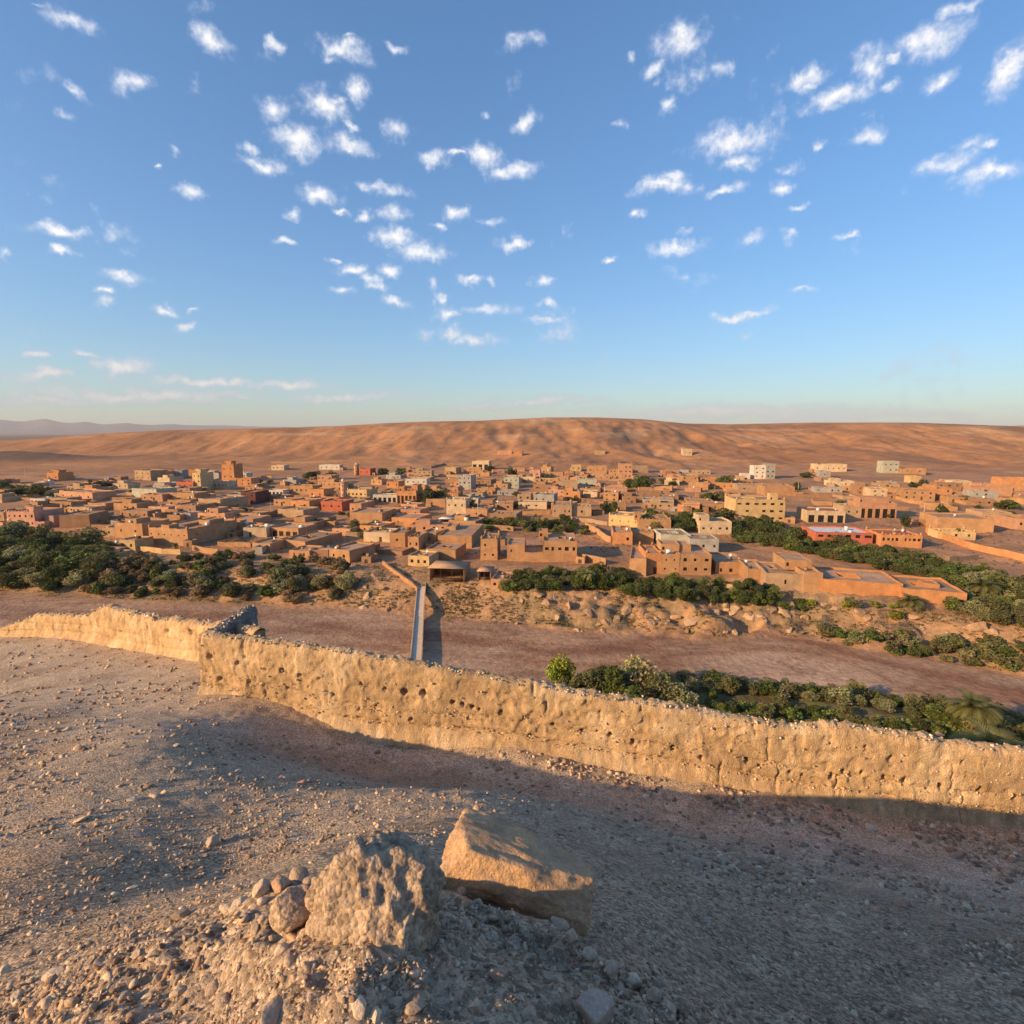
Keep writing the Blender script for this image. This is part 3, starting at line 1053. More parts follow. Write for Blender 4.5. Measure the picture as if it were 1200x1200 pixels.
def rand_rot(n, r, tilt=0.35):
    """n rotation matrices: any heading, some tilt"""
    a = r.uniform(0, 2 * np.pi, n); b = r.normal(0, tilt, n); c_ = r.normal(0, tilt, n)
    ca, sa, cb, sb, cc, sc = np.cos(a), np.sin(a), np.cos(b), np.sin(b), np.cos(c_), np.sin(c_)
    Rz = np.zeros((n, 3, 3)); Rz[:, 0, 0] = ca; Rz[:, 0, 1] = -sa; Rz[:, 1, 0] = sa; Rz[:, 1, 1] = ca; Rz[:, 2, 2] = 1
    Rx = np.zeros((n, 3, 3)); Rx[:, 0, 0] = 1; Rx[:, 1, 1] = cb; Rx[:, 1, 2] = -sb; Rx[:, 2, 1] = sb; Rx[:, 2, 2] = cb
    Ry = np.zeros((n, 3, 3)); Ry[:, 1, 1] = 1; Ry[:, 0, 0] = cc; Ry[:, 0, 2] = sc; Ry[:, 2, 0] = -sc; Ry[:, 2, 2] = cc
    return Rz @ Rx @ Ry


LOW = [rock_shape(300 + i, 0, 5, 0.16, (1, 0.85, 0.65), (0.4, 0.8)) for i in range(6)]
SHARD = [rock_shape(340 + i, 0, 8, 0.12, (1, 0.72, 0.55), (0.25, 0.7), 0.4) for i in range(6)]
PAL = np.array([[0.48, 0.325, 0.20], [0.58, 0.42, 0.275], [0.36, 0.235, 0.145], [0.62, 0.48, 0.33], [0.42, 0.27, 0.17], [0.40, 0.295, 0.21], [0.52, 0.355, 0.225], [0.29, 0.19, 0.125], [0.25, 0.17, 0.12], [0.33, 0.25, 0.18]])


def scatter(name, P, size, seed, parent=None, mat_=None, pal=PAL, sink=0.25, tilt=0.35, shapes=LOW, probs=None):
    """stones too many to count, joined into one mesh"""
    r = np.random.default_rng(seed)
    n = len(P)
    R = rand_rot(n, r, tilt)
    sc = size[:, None] * r.uniform(0.5, 1.35, (n, 3))
    ci = pal[r.choice(len(pal), n, p=probs)] * r.uniform(0.75, 1.25, (n, 1))
    Vs, Fs, Cs = [], [], []
    base = 0
    which = r.integers(0, len(shapes), n)
    for k, (sv, sf) in enumerate(shapes):
        idx = np.where(which == k)[0]
        if not len(idx):
            continue
        loc = sv[None] * sc[idx][:, None, :]
        wv = np.einsum('nij,nvj->nvi', R[idx], loc) + P[idx][:, None, :]
        wv[..., 2] += (size[idx] * (0.45 - sink))[:, None]
        m = len(sv)
        Fs.append((sf[None] + (np.arange(len(idx)) * m)[:, None, None] + base).reshape(-1, 3))
        Vs.append(wv.reshape(-1, 3))
        Cs.append(np.repeat(ci[idx], m, 0))
        base += m * len(idx)
    me = mesh_np(name, np.concatenate(Vs), np.concatenate(Fs), np.concatenate(Cs))
    return obj(name, me, mat_ or m_stone_mix, parent)


PALE = np.array([[0.62, 0.48, 0.32], [0.70, 0.56, 0.40], [0.55, 0.41, 0.27], [0.46, 0.33, 0.21]])


def wall_rubble(P, zt, nrm_, n, parent, o_, seed, thick=0.55, smin=0.03, smax=0.10):
    r = np.random.default_rng(seed)
    i = r.integers(0, len(P), n)
    f = r.uniform(-0.05, thick, n)
    pts = np.stack([P[i, 0] - nrm_[0][i] * f, P[i, 1] - nrm_[1][i] * f, zt[i] + 0.03], -1) - o_
    s = smin + (smax - smin) * r.random(n) ** 2.6
    f = f * 0.8
    return tag(scatter('rubble_top', pts, s, seed + 1, parent, m_stone_mix, PALE, 0.2, 0.6), kind='stuff')


wall_rubble(Pw, ztw, nrm, 800, wall_root, o0, 410, 0.55, 0.025, 0.085)
# stones that stick out of the washed seams of the face
r = np.random.default_rng(77)
nst = 2600
i = r.integers(0, len(Pw), nst)
lift = np.where(r.random(nst) < 0.5, 0.42, 0.95) + r.normal(0, 0.06, nst) + fbm2(siw[i], siw[i] * 0, 3.0, 3, 211) * 0.25
lift = np.where(r.random(nst) < 0.25, r.uniform(0.02, 0.5, nst), lift)
lift = np.where(r.random(nst) < 0.45, r.uniform(0.1, 2.1, nst), lift)
pts = np.stack([Pw[i, 0] + nrm[0][i] * 0.03, Pw[i, 1] + nrm[1][i] * 0.03, Pw[i, 2] + lift], -1) - o0
tag(scatter('seam_stone', pts, 0.012 + 0.05 * r.random(nst) ** 3.5, 412, wall_root, m_stone_mix, PALE, 0.4, 0.8), kind='stuff')

Vl, Fl, cl, Pl, ztl, nrml, sil = build_wall('left', LEFT_BASE, LEFT_TOP, 0.6, 0.06, 36,
                                             [(222, 741, 4.2, .4), (195, 740, 2.4, .25), (172, 737, 2.6, .25), (140, 741, 2, .2), (210, 752, 2, .15)], 260, rag=0.22, extra=1.0)
left_root = empty('earth_wall', (float(Pl[60, 0]), float(Pl[60, 1]), float(Pl[60, 2])))
tag(left_root, 'lower ragged rammed earth wall on the pale terrace, leading up to the shaded stub', 'wall', kind='thing')
o1 = np.array(left_root.location)
obj('wall_body', mesh_np('wall_body', Vl - o1, Fl, cl, True), m_pise, left_root)
wall_rubble(Pl, ztl, nrml, 420, left_root, o1, 420, 0.6, 0.03, 0.13)

# stub wall running back from the corner; its shade is painted in as grey
stub_base = [(252, 776, 22.4), (268, 768, 23.4), (285, 758, 24.7), (306, 746, 26.0)]
stub_top = [(252, 744), (268, 733), (285, 722), (296, 713), (306, 711)]
Vs, Fs_, cs, Ps, zts, nrms, sis = build_wall('stub', stub_base, stub_top, 0.5, 0.05, 34, [], 280, rag=0.07, extra=1.5, colr=[0.25, 0.235, 0.22])
cs = cs * 0.0 + np.array([0.27, 0.245, 0.225])
stub = empty('shaded_stub_wall', (float(Ps[0, 0]), float(Ps[0, 1]), float(Ps[0, 2])))
tag(stub, 'short stub wall, its shade painted grey, rising behind the corner of the two earth walls', 'wall', kind='thing')
o2 = np.array(stub.location)
obj('wall_body', mesh_np('wall_body', Vs - o2, Fs_, cs, True), m_pise_shade, stub)
wall_rubble(Ps, zts, nrms, 70, stub, o2, 430, 0.5, 0.03, 0.09)

# ------------------------------------------------------------------ stones and gravel on the hillside
r = np.random.default_rng(5)
n = 66000
px = r.uniform(-40, 1240, n); py = 1215 - (1215 - 735) * r.random(n) ** 1.15
m_ = 7000
bx = r.uniform(640, 1230, m_); px = np.concatenate([px, bx])
byy = np.interp(bx, [640, 800, 1000, 1200], [888, 925, 965, 995]) + r.normal(0, 1, m_) * np.interp(bx, [640, 900, 1200], [8, 14, 20])
by2 = np.interp(bx, [640, 850, 1000, 1100, 1230], [985, 1012, 1048, 1075, 1110]) + r.normal(0, 1, m_) * np.interp(bx, [640, 900, 1200], [8, 12, 22])
py = np.concatenate([py, np.where(r.random(m_) < 0.55, byy, by2)])
band = np.concatenate([np.zeros(n, bool), np.ones(m_, bool)]); n = n + m_
pts, ok = hill_hits(px, py)
dist = np.linalg.norm(pts, axis=1)
# stones gather in bands and pockets
dn = fbm2(pts[:, 0], pts[:, 1], 1.4, 4, 131) + 0.5 * fbm2(pts[:, 0], pts[:, 1], 5.0, 2, 132)
cc = chill_near(pts[:, 0], pts[:, 1], pts[:, 2])
bright = cc.mean(1)
keep = ok & (r.random(n) < np.clip(0.55 + 1.5 * dn - np.clip(bright - 0.36, 0, 1) * 5.0 + np.where(band, 0.12 + 1.2 * np.clip(dn, -.2, 1), 0), 0.03, 1)) & (pts[:, 1] < 36)
ey = np.interp(pts[:, 0], edge[:, 0], edge[:, 1])
keep &= pts[:, 1] < ey - 0.25
pts, dist, px, py, band = pts[keep], dist[keep], px[keep], py[keep], band[keep]
size = dist / F * (0.6 + 3.0 * r.random(len(pts)) ** 3.2)          # about 1 to 5 photo pixels across
size = np.clip(size * np.where(band, 1.35, 1.0), 0.004, 0.13)
gr = scatter('gravel', pts, size, 501, None, m_stone_mix, PAL, 0.2, 0.4)
tag(gr, 'grey brown gravel strewn over the hillside', 'gravel', kind='stuff')

m_ = 3400
seg = r.random(m_)
lx = np.where(seg < 0.5, r.uniform(0, 372, m_), r.uniform(515, 830, m_))
ly = np.where(seg < 0.5, np.interp(lx, [0, 60, 150, 230, 300, 372], [1172, 1152, 1118, 1092, 1066, 1046]), np.interp(lx, [515, 600, 690, 760, 830], [1052, 1078, 1118, 1158, 1205]))
ly = ly + np.abs(r.normal(0, 1, m_)) * np.where(seg < 0.5, 34, 20) + r.normal(0, 4, m_)
sk = r.random(m_) < 0.25
lx = np.where(sk, r.normal(440, 55, m_), lx); ly = np.where(sk, 1128 + np.abs(r.normal(0, 18, m_)), ly)
rp, rok = hill_hits(lx, ly)
rp = rp[rok & (ly < 1215)]
rs = np.linalg.norm(rp, axis=1) / F * (0.9 + 6.5 * r.random(len(rp)) ** 6)
tag(scatter('rubble', rp, rs, 503, None, m_stone_mix, PAL, 0.15, 0.6, SHARD), 'broken rubble heaped along the two near ridges', 'rubble', kind='stuff')

# bigger stones, one object each
STONE = [mesh_np('stone', *rock_shape(600 + i, 2, 15, 0.07, (1, 0.85, 0.7), (0.42, 0.8), 0.3), None) for i in range(8)]
stone_mats = [mat('stone_grey', (0.42, 0.31, 0.22), 0.2, 6, 0.25, 50, bump=0.7, bscale=40, bdist=0.02, rnd=0.2),
              mat('stone_tan', (0.54, 0.41, 0.285), 0.2, 6, 0.25, 50, bump=0.7, bscale=40, bdist=0.02, rnd=0.2),
              mat('stone_red', (0.43, 0.265, 0.17), 0.2, 6, 0.25, 50, bump=0.7, bscale=40, bdist=0.02, rnd=0.2)]
STONES = {}


def stone(P, size, mi, seed, label, group=None, name='stone', sink=0.22, flat=0.7):
    r_ = random.Random(seed)
    k = r_.randrange(8)
    key = (k, mi)
    if key not in STONES:
        me = STONE[k].copy()
        me.materials.append(stone_mats[mi])
        STONES[key] = me
    o = bpy.data.objects.new(name, STONES[key])
    COL.objects.link(o)
    o.location = (P[0], P[1], P[2] + size * (0.4 * flat - sink * 0.5))
    o.rotation_euler = (r_.gauss(0, 0.25), r_.gauss(0, 0.25), r_.uniform(0, 6.28))
    o.scale = (size * r_.uniform(0.85, 1.2), size * r_.uniform(0.8, 1.1), size * flat * r_.uniform(0.8, 1.2))
    tag(o, label, 'stone', group)
    return o


# stones one can pick out: photo x, y, width in photo pixels, colour
one = [(248, 990, 25, 1, 'rounded pale stone lying alone on the dark gravel slope', 0.8),
       (140, 922, 16, 1, 'flat pale stone at the upper left of a small stone cluster', 0.5),
       (155, 938, 12, 1, None, .7), (180, 933, 18, 1, None, .6), (193, 930, 11, 1, None, .8), (92, 962, 20, 1, None, .5), (120, 975, 12, 1, None, .6), (15, 924, 14, 0, None, .5),
       (278, 905, 12, 1, None, .6), (277, 913, 12, 0, None, .5), (352, 918, 14, 2, None, .6), (365, 925, 12, 2, None, .6), (445, 975, 11, 1, None, .6), (420, 948, 12, 1, None, .7),
       (10, 982, 13, 0, None, .6), (650, 893, 14, 1, None, .6), (1020, 972, 15, 1, 'pale upright stone lodged in the rubble under the wall', 0.8),
       (815, 1016, 22, 1, 'wide tan stone half buried below the pale track', 0.5), (826, 1116, 24, 2, 'reddish squat stone on the bare lower slope', 0.6), (850, 1010, 16, 1, None, .6),
       (862, 1021, 15, 1, None, .6), (876, 1022, 18, 2, None, .6), (885, 1008, 14, 2, None, .6), (934, 1026, 15, 1, None, .6), (957, 1033, 14, 0, None, .6), (1000, 1046, 20, 2, None, .6),
       (1030, 1052, 20, 2, None, .6), (1055, 1062, 22, 2, None, .6), (1080, 1058, 15, 0, None, .6), (955, 962, 16, 2, None, .7), (966, 975, 14, 2, None, .6), (930, 960, 13, 0, None, .6),
       (1045, 985, 16, 0, None, .6), (1085, 985, 13, 2, None, .7), (1120, 1004, 18, 2, None, .6), (1185, 1010, 16, 2, None, .6), (1060, 948, 10, 1, None, .6), (1172, 948, 9, 1, None, .6),
       (1120, 947, 14, 2, None, .6), (920, 1070, 26, 2, 'flat red brown slab above two thin slabs on the lower slope', .35), (918, 1085, 24, 2, None, .3), (930, 1098, 22, 0, None, .35),
       (828, 1080, 14, 1, None, .4), (780, 935, 12, 2, None, .6), (765, 925, 13, 2, None, .6), (700, 912, 11, 0, None, .6), (735, 922, 14, 2, None, .6), (860, 942, 14, 2, None, .6),
       (885, 950, 14, 2, None, .6), (845, 938, 12, 0, None, .6), (905, 955, 11, 2, None, .6), (760, 942, 12, 0, None, .6)]
g1 = 'stones scattered on the slope below the wall'
near_ridge = [(210, 1075, 24, 0), (195, 1085, 18, 1), (60, 1145, 26, 1), (20, 1170, 20, 1), (115, 1130, 17, 1), (130, 1090, 16, 0), (155, 1096, 14, 0), (280, 1062, 26, 1), (268, 1066, 22, 1),
              (305, 1047, 30, 1), (330, 1040, 34, 2), (350, 1030, 30, 0), (365, 1035, 26, 0), (300, 1090, 18, 0), (345, 1100, 20, 2), (330, 1115, 22, 1), (360, 1135, 16, 1), (335, 1125, 18, 0),
              (185, 1150, 20, 1), (210, 1165, 22, 1), (250, 1160, 22, 0), (262, 1178, 26, 0), (60, 1175, 20, 1), (110, 1182, 16, 1), (145, 1170, 16, 0), (320, 1190, 42, 0), (420, 1182, 24, 1),
              (465, 1178, 22, 1), (485, 1185, 28, 0), (440, 1195, 20, 1), (545, 1090, 22, 1), (580, 1100, 17, 1), (583, 1145, 30, 0), (620, 1190, 22, 1), (625, 1122, 13, 0), (560, 1060, 16, 0),
              (640, 1075, 20, 0), (655, 1085, 26, 0), (670, 1100, 24, 0), (690, 1118, 20, 0), (715, 1138, 26, 1), (740, 1152, 26, 1), (765, 1168, 24, 0), (785, 1185, 26, 1), (725, 1160, 18, 0),
              (555, 1035, 22, 1), (540, 1048, 18, 0), (575, 1042, 20, 0), (600, 1040, 16, 1), (700, 1150, 14, 0), (655, 1150, 15, 1), (530, 1140, 15, 0), (510, 1165, 16, 0), (385, 1160, 15, 1),
              (300, 1150, 14, 0), (230, 1120, 14, 0), (160, 1120, 16, 0), (95, 1150, 14, 0), (35, 1120, 16, 0), (5, 1140, 20, 1), (75, 1120, 12, 1)]
for k, (x, y, w, mi, lab, fl) in enumerate(one):
    p = hill_hit(x, y)
    s = w / F * depth_of(p) * 0.55
    stone(p, s, mi, k, lab or 'small loose stone on the slope between the viewer and the earth wall', None if lab else g1, flat=fl)
for k, (x, y, w, mi) in enumerate(near_ridge):
    p = hill_hit(x, y)
    s = w / F * depth_of(p) * 0.55
    stone(p, s, mi, 900 + k, 'loose stone on the rubble ridge around the two big rocks', 'stones on the near rubble ridge', flat=0.8)
r = np.random.default_rng(9)
cnt = 0
while cnt < 120:
    x, y = r.uniform(0, 1200), r.uniform(855, 1110)
    p = hill_hit(x, y)
    q = chill_near(np.array([p.x]), np.array([p.y]), np.array([p.z])).mean()
    if q > 0.41 and r.random() < 0.8:
        continue
    s = r.uniform(8, 14) / F * depth_of(p) * 0.5
    stone(p, s, int(r.integers(0, 3)), 2000 + cnt, 'small loose stone on the slope between the viewer and the earth wall', g1)
    cnt += 1

# the three big rocks in front
def hero_rock(name, label, seed, center, size, rot, level, cuts, boxy, rough, mat_, shape_fn=None, cut_at=(0.6, 0.9)):
    v, f = rock_shape(seed, level, cuts, rough, (1, 1, 1), cut_at, boxy)
    if shape_fn:
        v = shape_fn(v)
    v = v + fbm3(v * 1.0 + seed, 0.16, 3, seed + 2)[:, None] * (v / (np.linalg.norm(v, axis=1, keepdims=True) + 1e-6)) * 0.10 * rough / 0.08
    v = v * np.array(size)
    o = obj(name, mesh_np(name, v, f, None, True), mat_, None, center, rot)
    tag(o, label, 'rock')
    return o


m_pillar = mat('conglomerate', (0.45, 0.32, 0.21), var=0.25, scale=7, fine=0.25, fscale=45, bump=0.8, bscale=50, bdist=0.02, pebble=0.30, pscale=48, rough=0.95, hue=(0.33, 0.245, 0.175), hscale=5.0)
m_boulder = mat('ochre_boulder', (0.58, 0.36, 0.195), var=0.22, scale=6, fine=0.22, fscale=40, bump=0.8, bscale=22, bdist=0.05, rough=0.93, hue=(0.47, 0.31, 0.20), hscale=5.0)
m_block = mat('pinkish_block', (0.44, 0.33, 0.25), var=0.15, scale=9, fine=0.2, fscale=70, bump=0.5, bscale=60, bdist=0.01, rough=0.9)


def pillar_shape(v):
    v = v.copy()
    t = (v[:, 2] + 1) / 2
    w = 1.0 - 0.34 * np.clip(t, 0, 1) ** 1.3
    v[:, 0] = v[:, 0] * w - 0.06 * t
    v[:, 1] = v[:, 1] * w
    v[:, 2] += -0.22 * v[:, 0] * t + 0.10 * (v[:, 0] < -0.1) * t * 0
    # vertical fluting where the pebbly earth has been washed out
    a = np.arctan2(v[:, 1], v[:, 0])
    fl = 0.03 * np.sin(a * 17 + 3 * v[:, 2]) * (1 - np.abs(v[:, 2]) ** 3)
    v[:, :2] *= (1 + fl * 0.6)[:, None]
    return v


pc = at_y(446, 1074, 2.24)
hero_rock('conglomerate_rock', 'blocky pillar of pebbly earth, sunlit on one side and grey on the other', 44, pc, (0.40, 0.33, 0.40), (0.04, 0.03, -0.42), 5, 9, 0.62, 0.115, m_pillar, pillar_shape, (0.70, 0.92))
bc = at_y(606, 1030, 3.34)


def boulder_shape(v):
    v = v.copy()
    v[:, 2] *= 1 - 0.18 * np.clip(v[:, 0], -1, 1)          # thinner towards the right end
    v[:, 1] *= 1 - 0.15 * np.clip(v[:, 0], -1, 1)
    # hollow under the middle
    q = np.exp(-(((v[:, 0] + 0.22) / 0.2) ** 2)) * np.clip(-v[:, 2] + 0.1, 0, 1) * np.clip(-v[:, 1], 0, 1)
    v[:, 1] += q * 0.45
    v[:, 2] += q * 0.12
    return v


hero_rock('ochre_boulder', 'long ochre boulder resting tilted behind the pebbly pillar', 52, bc, (0.60, 0.29, 0.265), (-0.18, 0.22, -0.16), 5, 5, 0.74, 0.06, m_boulder, boulder_shape, (0.90, 1.05))
kb = hill_hit(697, 1192)
hero_rock('angular_block', 'small pinkish angular block with a flat top on the near rubble', 63, (kb.x, kb.y, kb.z + 0.03), (0.075, 0.07, 0.075), (0.15, -0.1, 0.7), 4, 4, 0.9, 0.025, m_block, None, (0.9, 1.1))
lf = at_y(346, 1058, 2.3)
hero_rock('rubble_outcrop', 'reddish lump of rock leaning against the foot of the pebbly pillar', 74, (lf[0], lf[1], lf[2] - 0.05), (0.13, 0.11, 0.09), (0.2, 0.3, 0.2), 5, 12, 0.5, 0.08, m_pillar, None, (0.5, 0.85))
# ------------------------------------------------------------------ village
EARTH = {'ochre': (0.42, 0.235, 0.12), 'tan': (0.40, 0.265, 0.16), 'brown': (0.31, 0.18, 0.105), 'pink': (0.52, 0.28, 0.19), 'salmon': (0.47, 0.255, 0.15),
         'cream': (0.54, 0.40, 0.255), 'yellow': (0.54, 0.365, 0.18), 'white': (0.58, 0.51, 0.42), 'grey': (0.34, 0.31, 0.275), 'orange': (0.50, 0.235, 0.105),
         'red': (0.42, 0.125, 0.075), 'sage': (0.42, 0.40, 0.31), 'maroon': (0.14, 0.06, 0.05), 'teal': (0.32, 0.38, 0.34), 'mauve': (0.38, 0.24, 0.19)}


def earth(k):
    return mat('plaster_' + k, tuple(v * 0.93 for v in EARTH[k]), var=0.20, scale=0.35, fine=0.14, fscale=2.2, bump=0.5, bscale=1.6, bdist=0.12, rnd=0.10, rough=0.95)


m_roof = mat('earth_roof', (0.38, 0.24, 0.15), var=0.28, scale=0.3, fine=0.15, fscale=1.5, rnd=0.18, bump=0.3, bscale=1.0, bdist=0.1)
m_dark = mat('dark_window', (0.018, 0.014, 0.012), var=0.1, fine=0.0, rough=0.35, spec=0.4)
m_door = mat('wood_door', (0.11, 0.06, 0.035), var=0.2, scale=2, fine=0.2, fscale=9)
m_tin = mat('white_tin', (0.62, 0.61, 0.60), var=0.12, scale=0.6, fine=0.1, fscale=4, rough=0.55, spec=0.4)
m_concrete = mat('bridge_concrete', (0.56, 0.455, 0.355), var=0.12, scale=0.8, fine=0.12, fscale=6, bump=0.2, bscale=5, bdist=0.05)
m_red_roof = mat('red_terrace', (0.33, 0.12, 0.075), var=0.2, scale=0.5, fine=0.15, fscale=3)
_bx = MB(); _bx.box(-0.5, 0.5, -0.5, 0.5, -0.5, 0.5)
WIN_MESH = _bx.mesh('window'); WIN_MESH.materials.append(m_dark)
DOOR_MESH = _bx.mesh('door'); DOOR_MESH.materials.append(m_door)


def shell(w, d, h, ops, parapet=0.55, th=0.35, seed=0, buried=1.6, taper=0.0, merlon=False):
    """walls of a flat-roofed house with real openings, reveals and a parapet; ops[side] = [(u0,u1,v0,v1)]"""
    mb = MB()
    rj = random.Random(seed)
    jit = {}

    def jz(x, y):
        k = (round(x, 2), round(y, 2))
        if k not in jit:
            jit[k] = rj.uniform(-0.16, 0.13)
        return jit[k]

    def P(side, u, v, inn=0.0):
        # outward faces; taper pulls the top in
        t = taper * max(v, 0) + inn
        if side == 0: p = (u, t)
        elif side == 1: p = (w - t, u)
        elif side == 2: p = (w - u, d - t)
        else: p = (t, d - u)
        z = v
        if v >= h - 1e-6:
            q = {0: (u, 0), 1: (w, u), 2: (w - u, d), 3: (0, d - u)}[side]
            z = h + jz(*q)
        return (p[0] - w / 2, p[1], z)

    for side in range(4):
        W = w if side % 2 == 0 else d
        op = ops.get(side, [])
        us = {0.0, W}
        nseg = max(1, int(W / 2.6))
        us |= {W * i / nseg for i in range(nseg + 1)}
        vs = {-buried, 0.0, h}
        for (a, b, c_, e) in op:
            us |= {a, b}; vs |= {c_, e}
        us, vs = sorted(us), sorted(vs)
        for i in range(len(us) - 1):
            for j in range(len(vs) - 1):
                um, vm = (us[i] + us[i + 1]) / 2, (vs[j] + vs[j + 1]) / 2
                if us[i + 1] - us[i] < 1e-4: continue
                if any(a < um < b and c_ < vm < e for (a, b, c_, e) in op):
                    continue
                mb.quad(P(side, us[i], vs[j]), P(side, us[i + 1], vs[j]), P(side, us[i + 1], vs[j + 1]), P(side, us[i], vs[j + 1]))
        for (a, b, c_, e) in op:
            r_ = 0.3
            A, B, C_, D = P(side, a, c_), P(side, b, c_), P(side, b, e), P(side, a, e)
            a2, b2, c2, d2 = P(side, a, c_, r_), P(side, b, c_, r_), P(side, b, e, r_), P(side, a, e, r_)
            mb.quad(A, B, b2, a2); mb.quad(B, C_, c2, b2); mb.quad(C_, D, d2, c2); mb.quad(D, A, a2, d2)
        # parapet top and inner face
        for i in range(len(us) - 1):
            o1, o2 = P(side, us[i], h), P(side, us[i + 1], h)
            def inner(u, z):
                t = taper * h + th
                uu = min(max(u, t), W - t)
                p = P(side, uu, h - 0.01, th)
                return (p[0], p[1], z)
            i1, i2 = inner(us[i], o1[2]), inner(us[i + 1], o2[2])
            mb.quad(o1, o2, i2, i1)
            mb.quad(i1, i2, inner(us[i + 1], h - parapet - 0.05), inner(us[i], h - parapet - 0.05))
    if merlon:
        s = 0.8
        for (x, y) in ((-w / 2, 0), (w / 2 - s, 0), (-w / 2, d - s), (w / 2 - s, d - s)):
            t = taper * h * (1 if x < 0 else -1)
            mb.box(x + t, x + s + t, y + 0.02, y + s + 0.02, h - 0.02, h + 0.75, taper=0.05)
            mb.box(x + t + 0.2, x + t + s - 0.2, y + 0.22, y + s - 0.18, h + 0.75, h + 1.15, taper=0.05)
    if merlon == 2:
        k = int(w / 1.6)
        for i in range(1, k):
            x = -w / 2 + w * i / k
            mb.box(x - 0.3, x + 0.3, taper * h + 0.02, taper * h + 0.4, h - 0.1, h + 0.5, taper=0.08)
    return mb


def dish_mesh():
    b_ = MB()
    rings = []
    for k_ in range(4):
        t_ = k_ / 3 * 0.9
        rings.append([Vector((math.sin(t_) * 0.55 * math.cos(q * 0.785), -0.25 + (1 - math.cos(t_)) * -0.35, 1.0 + math.sin(t_) * 0.55 * math.sin(q * 0.785))) for q in range(8)])
    for k_ in range(3):
        for q in range(8):
            b_.quad(rings[k_][q], rings[k_][(q + 1) % 8], rings[k_ + 1][(q + 1) % 8], rings[k_ + 1][q])
    b_.tube((0, 0, -0.05), (0, -0.05, 1.0), 0.05, 0.05, 5)
    b_.tube((0, -0.25, 0.6), (0, -0.8, 1.0), 0.02, 0.02, 4)
    me_ = b_.mesh('satellite_dish'); me_.materials.append(m_tin)
    return me_


DISH = dish_mesh()
HOUSES = []          # world centre and radius, so that nothing is built through them


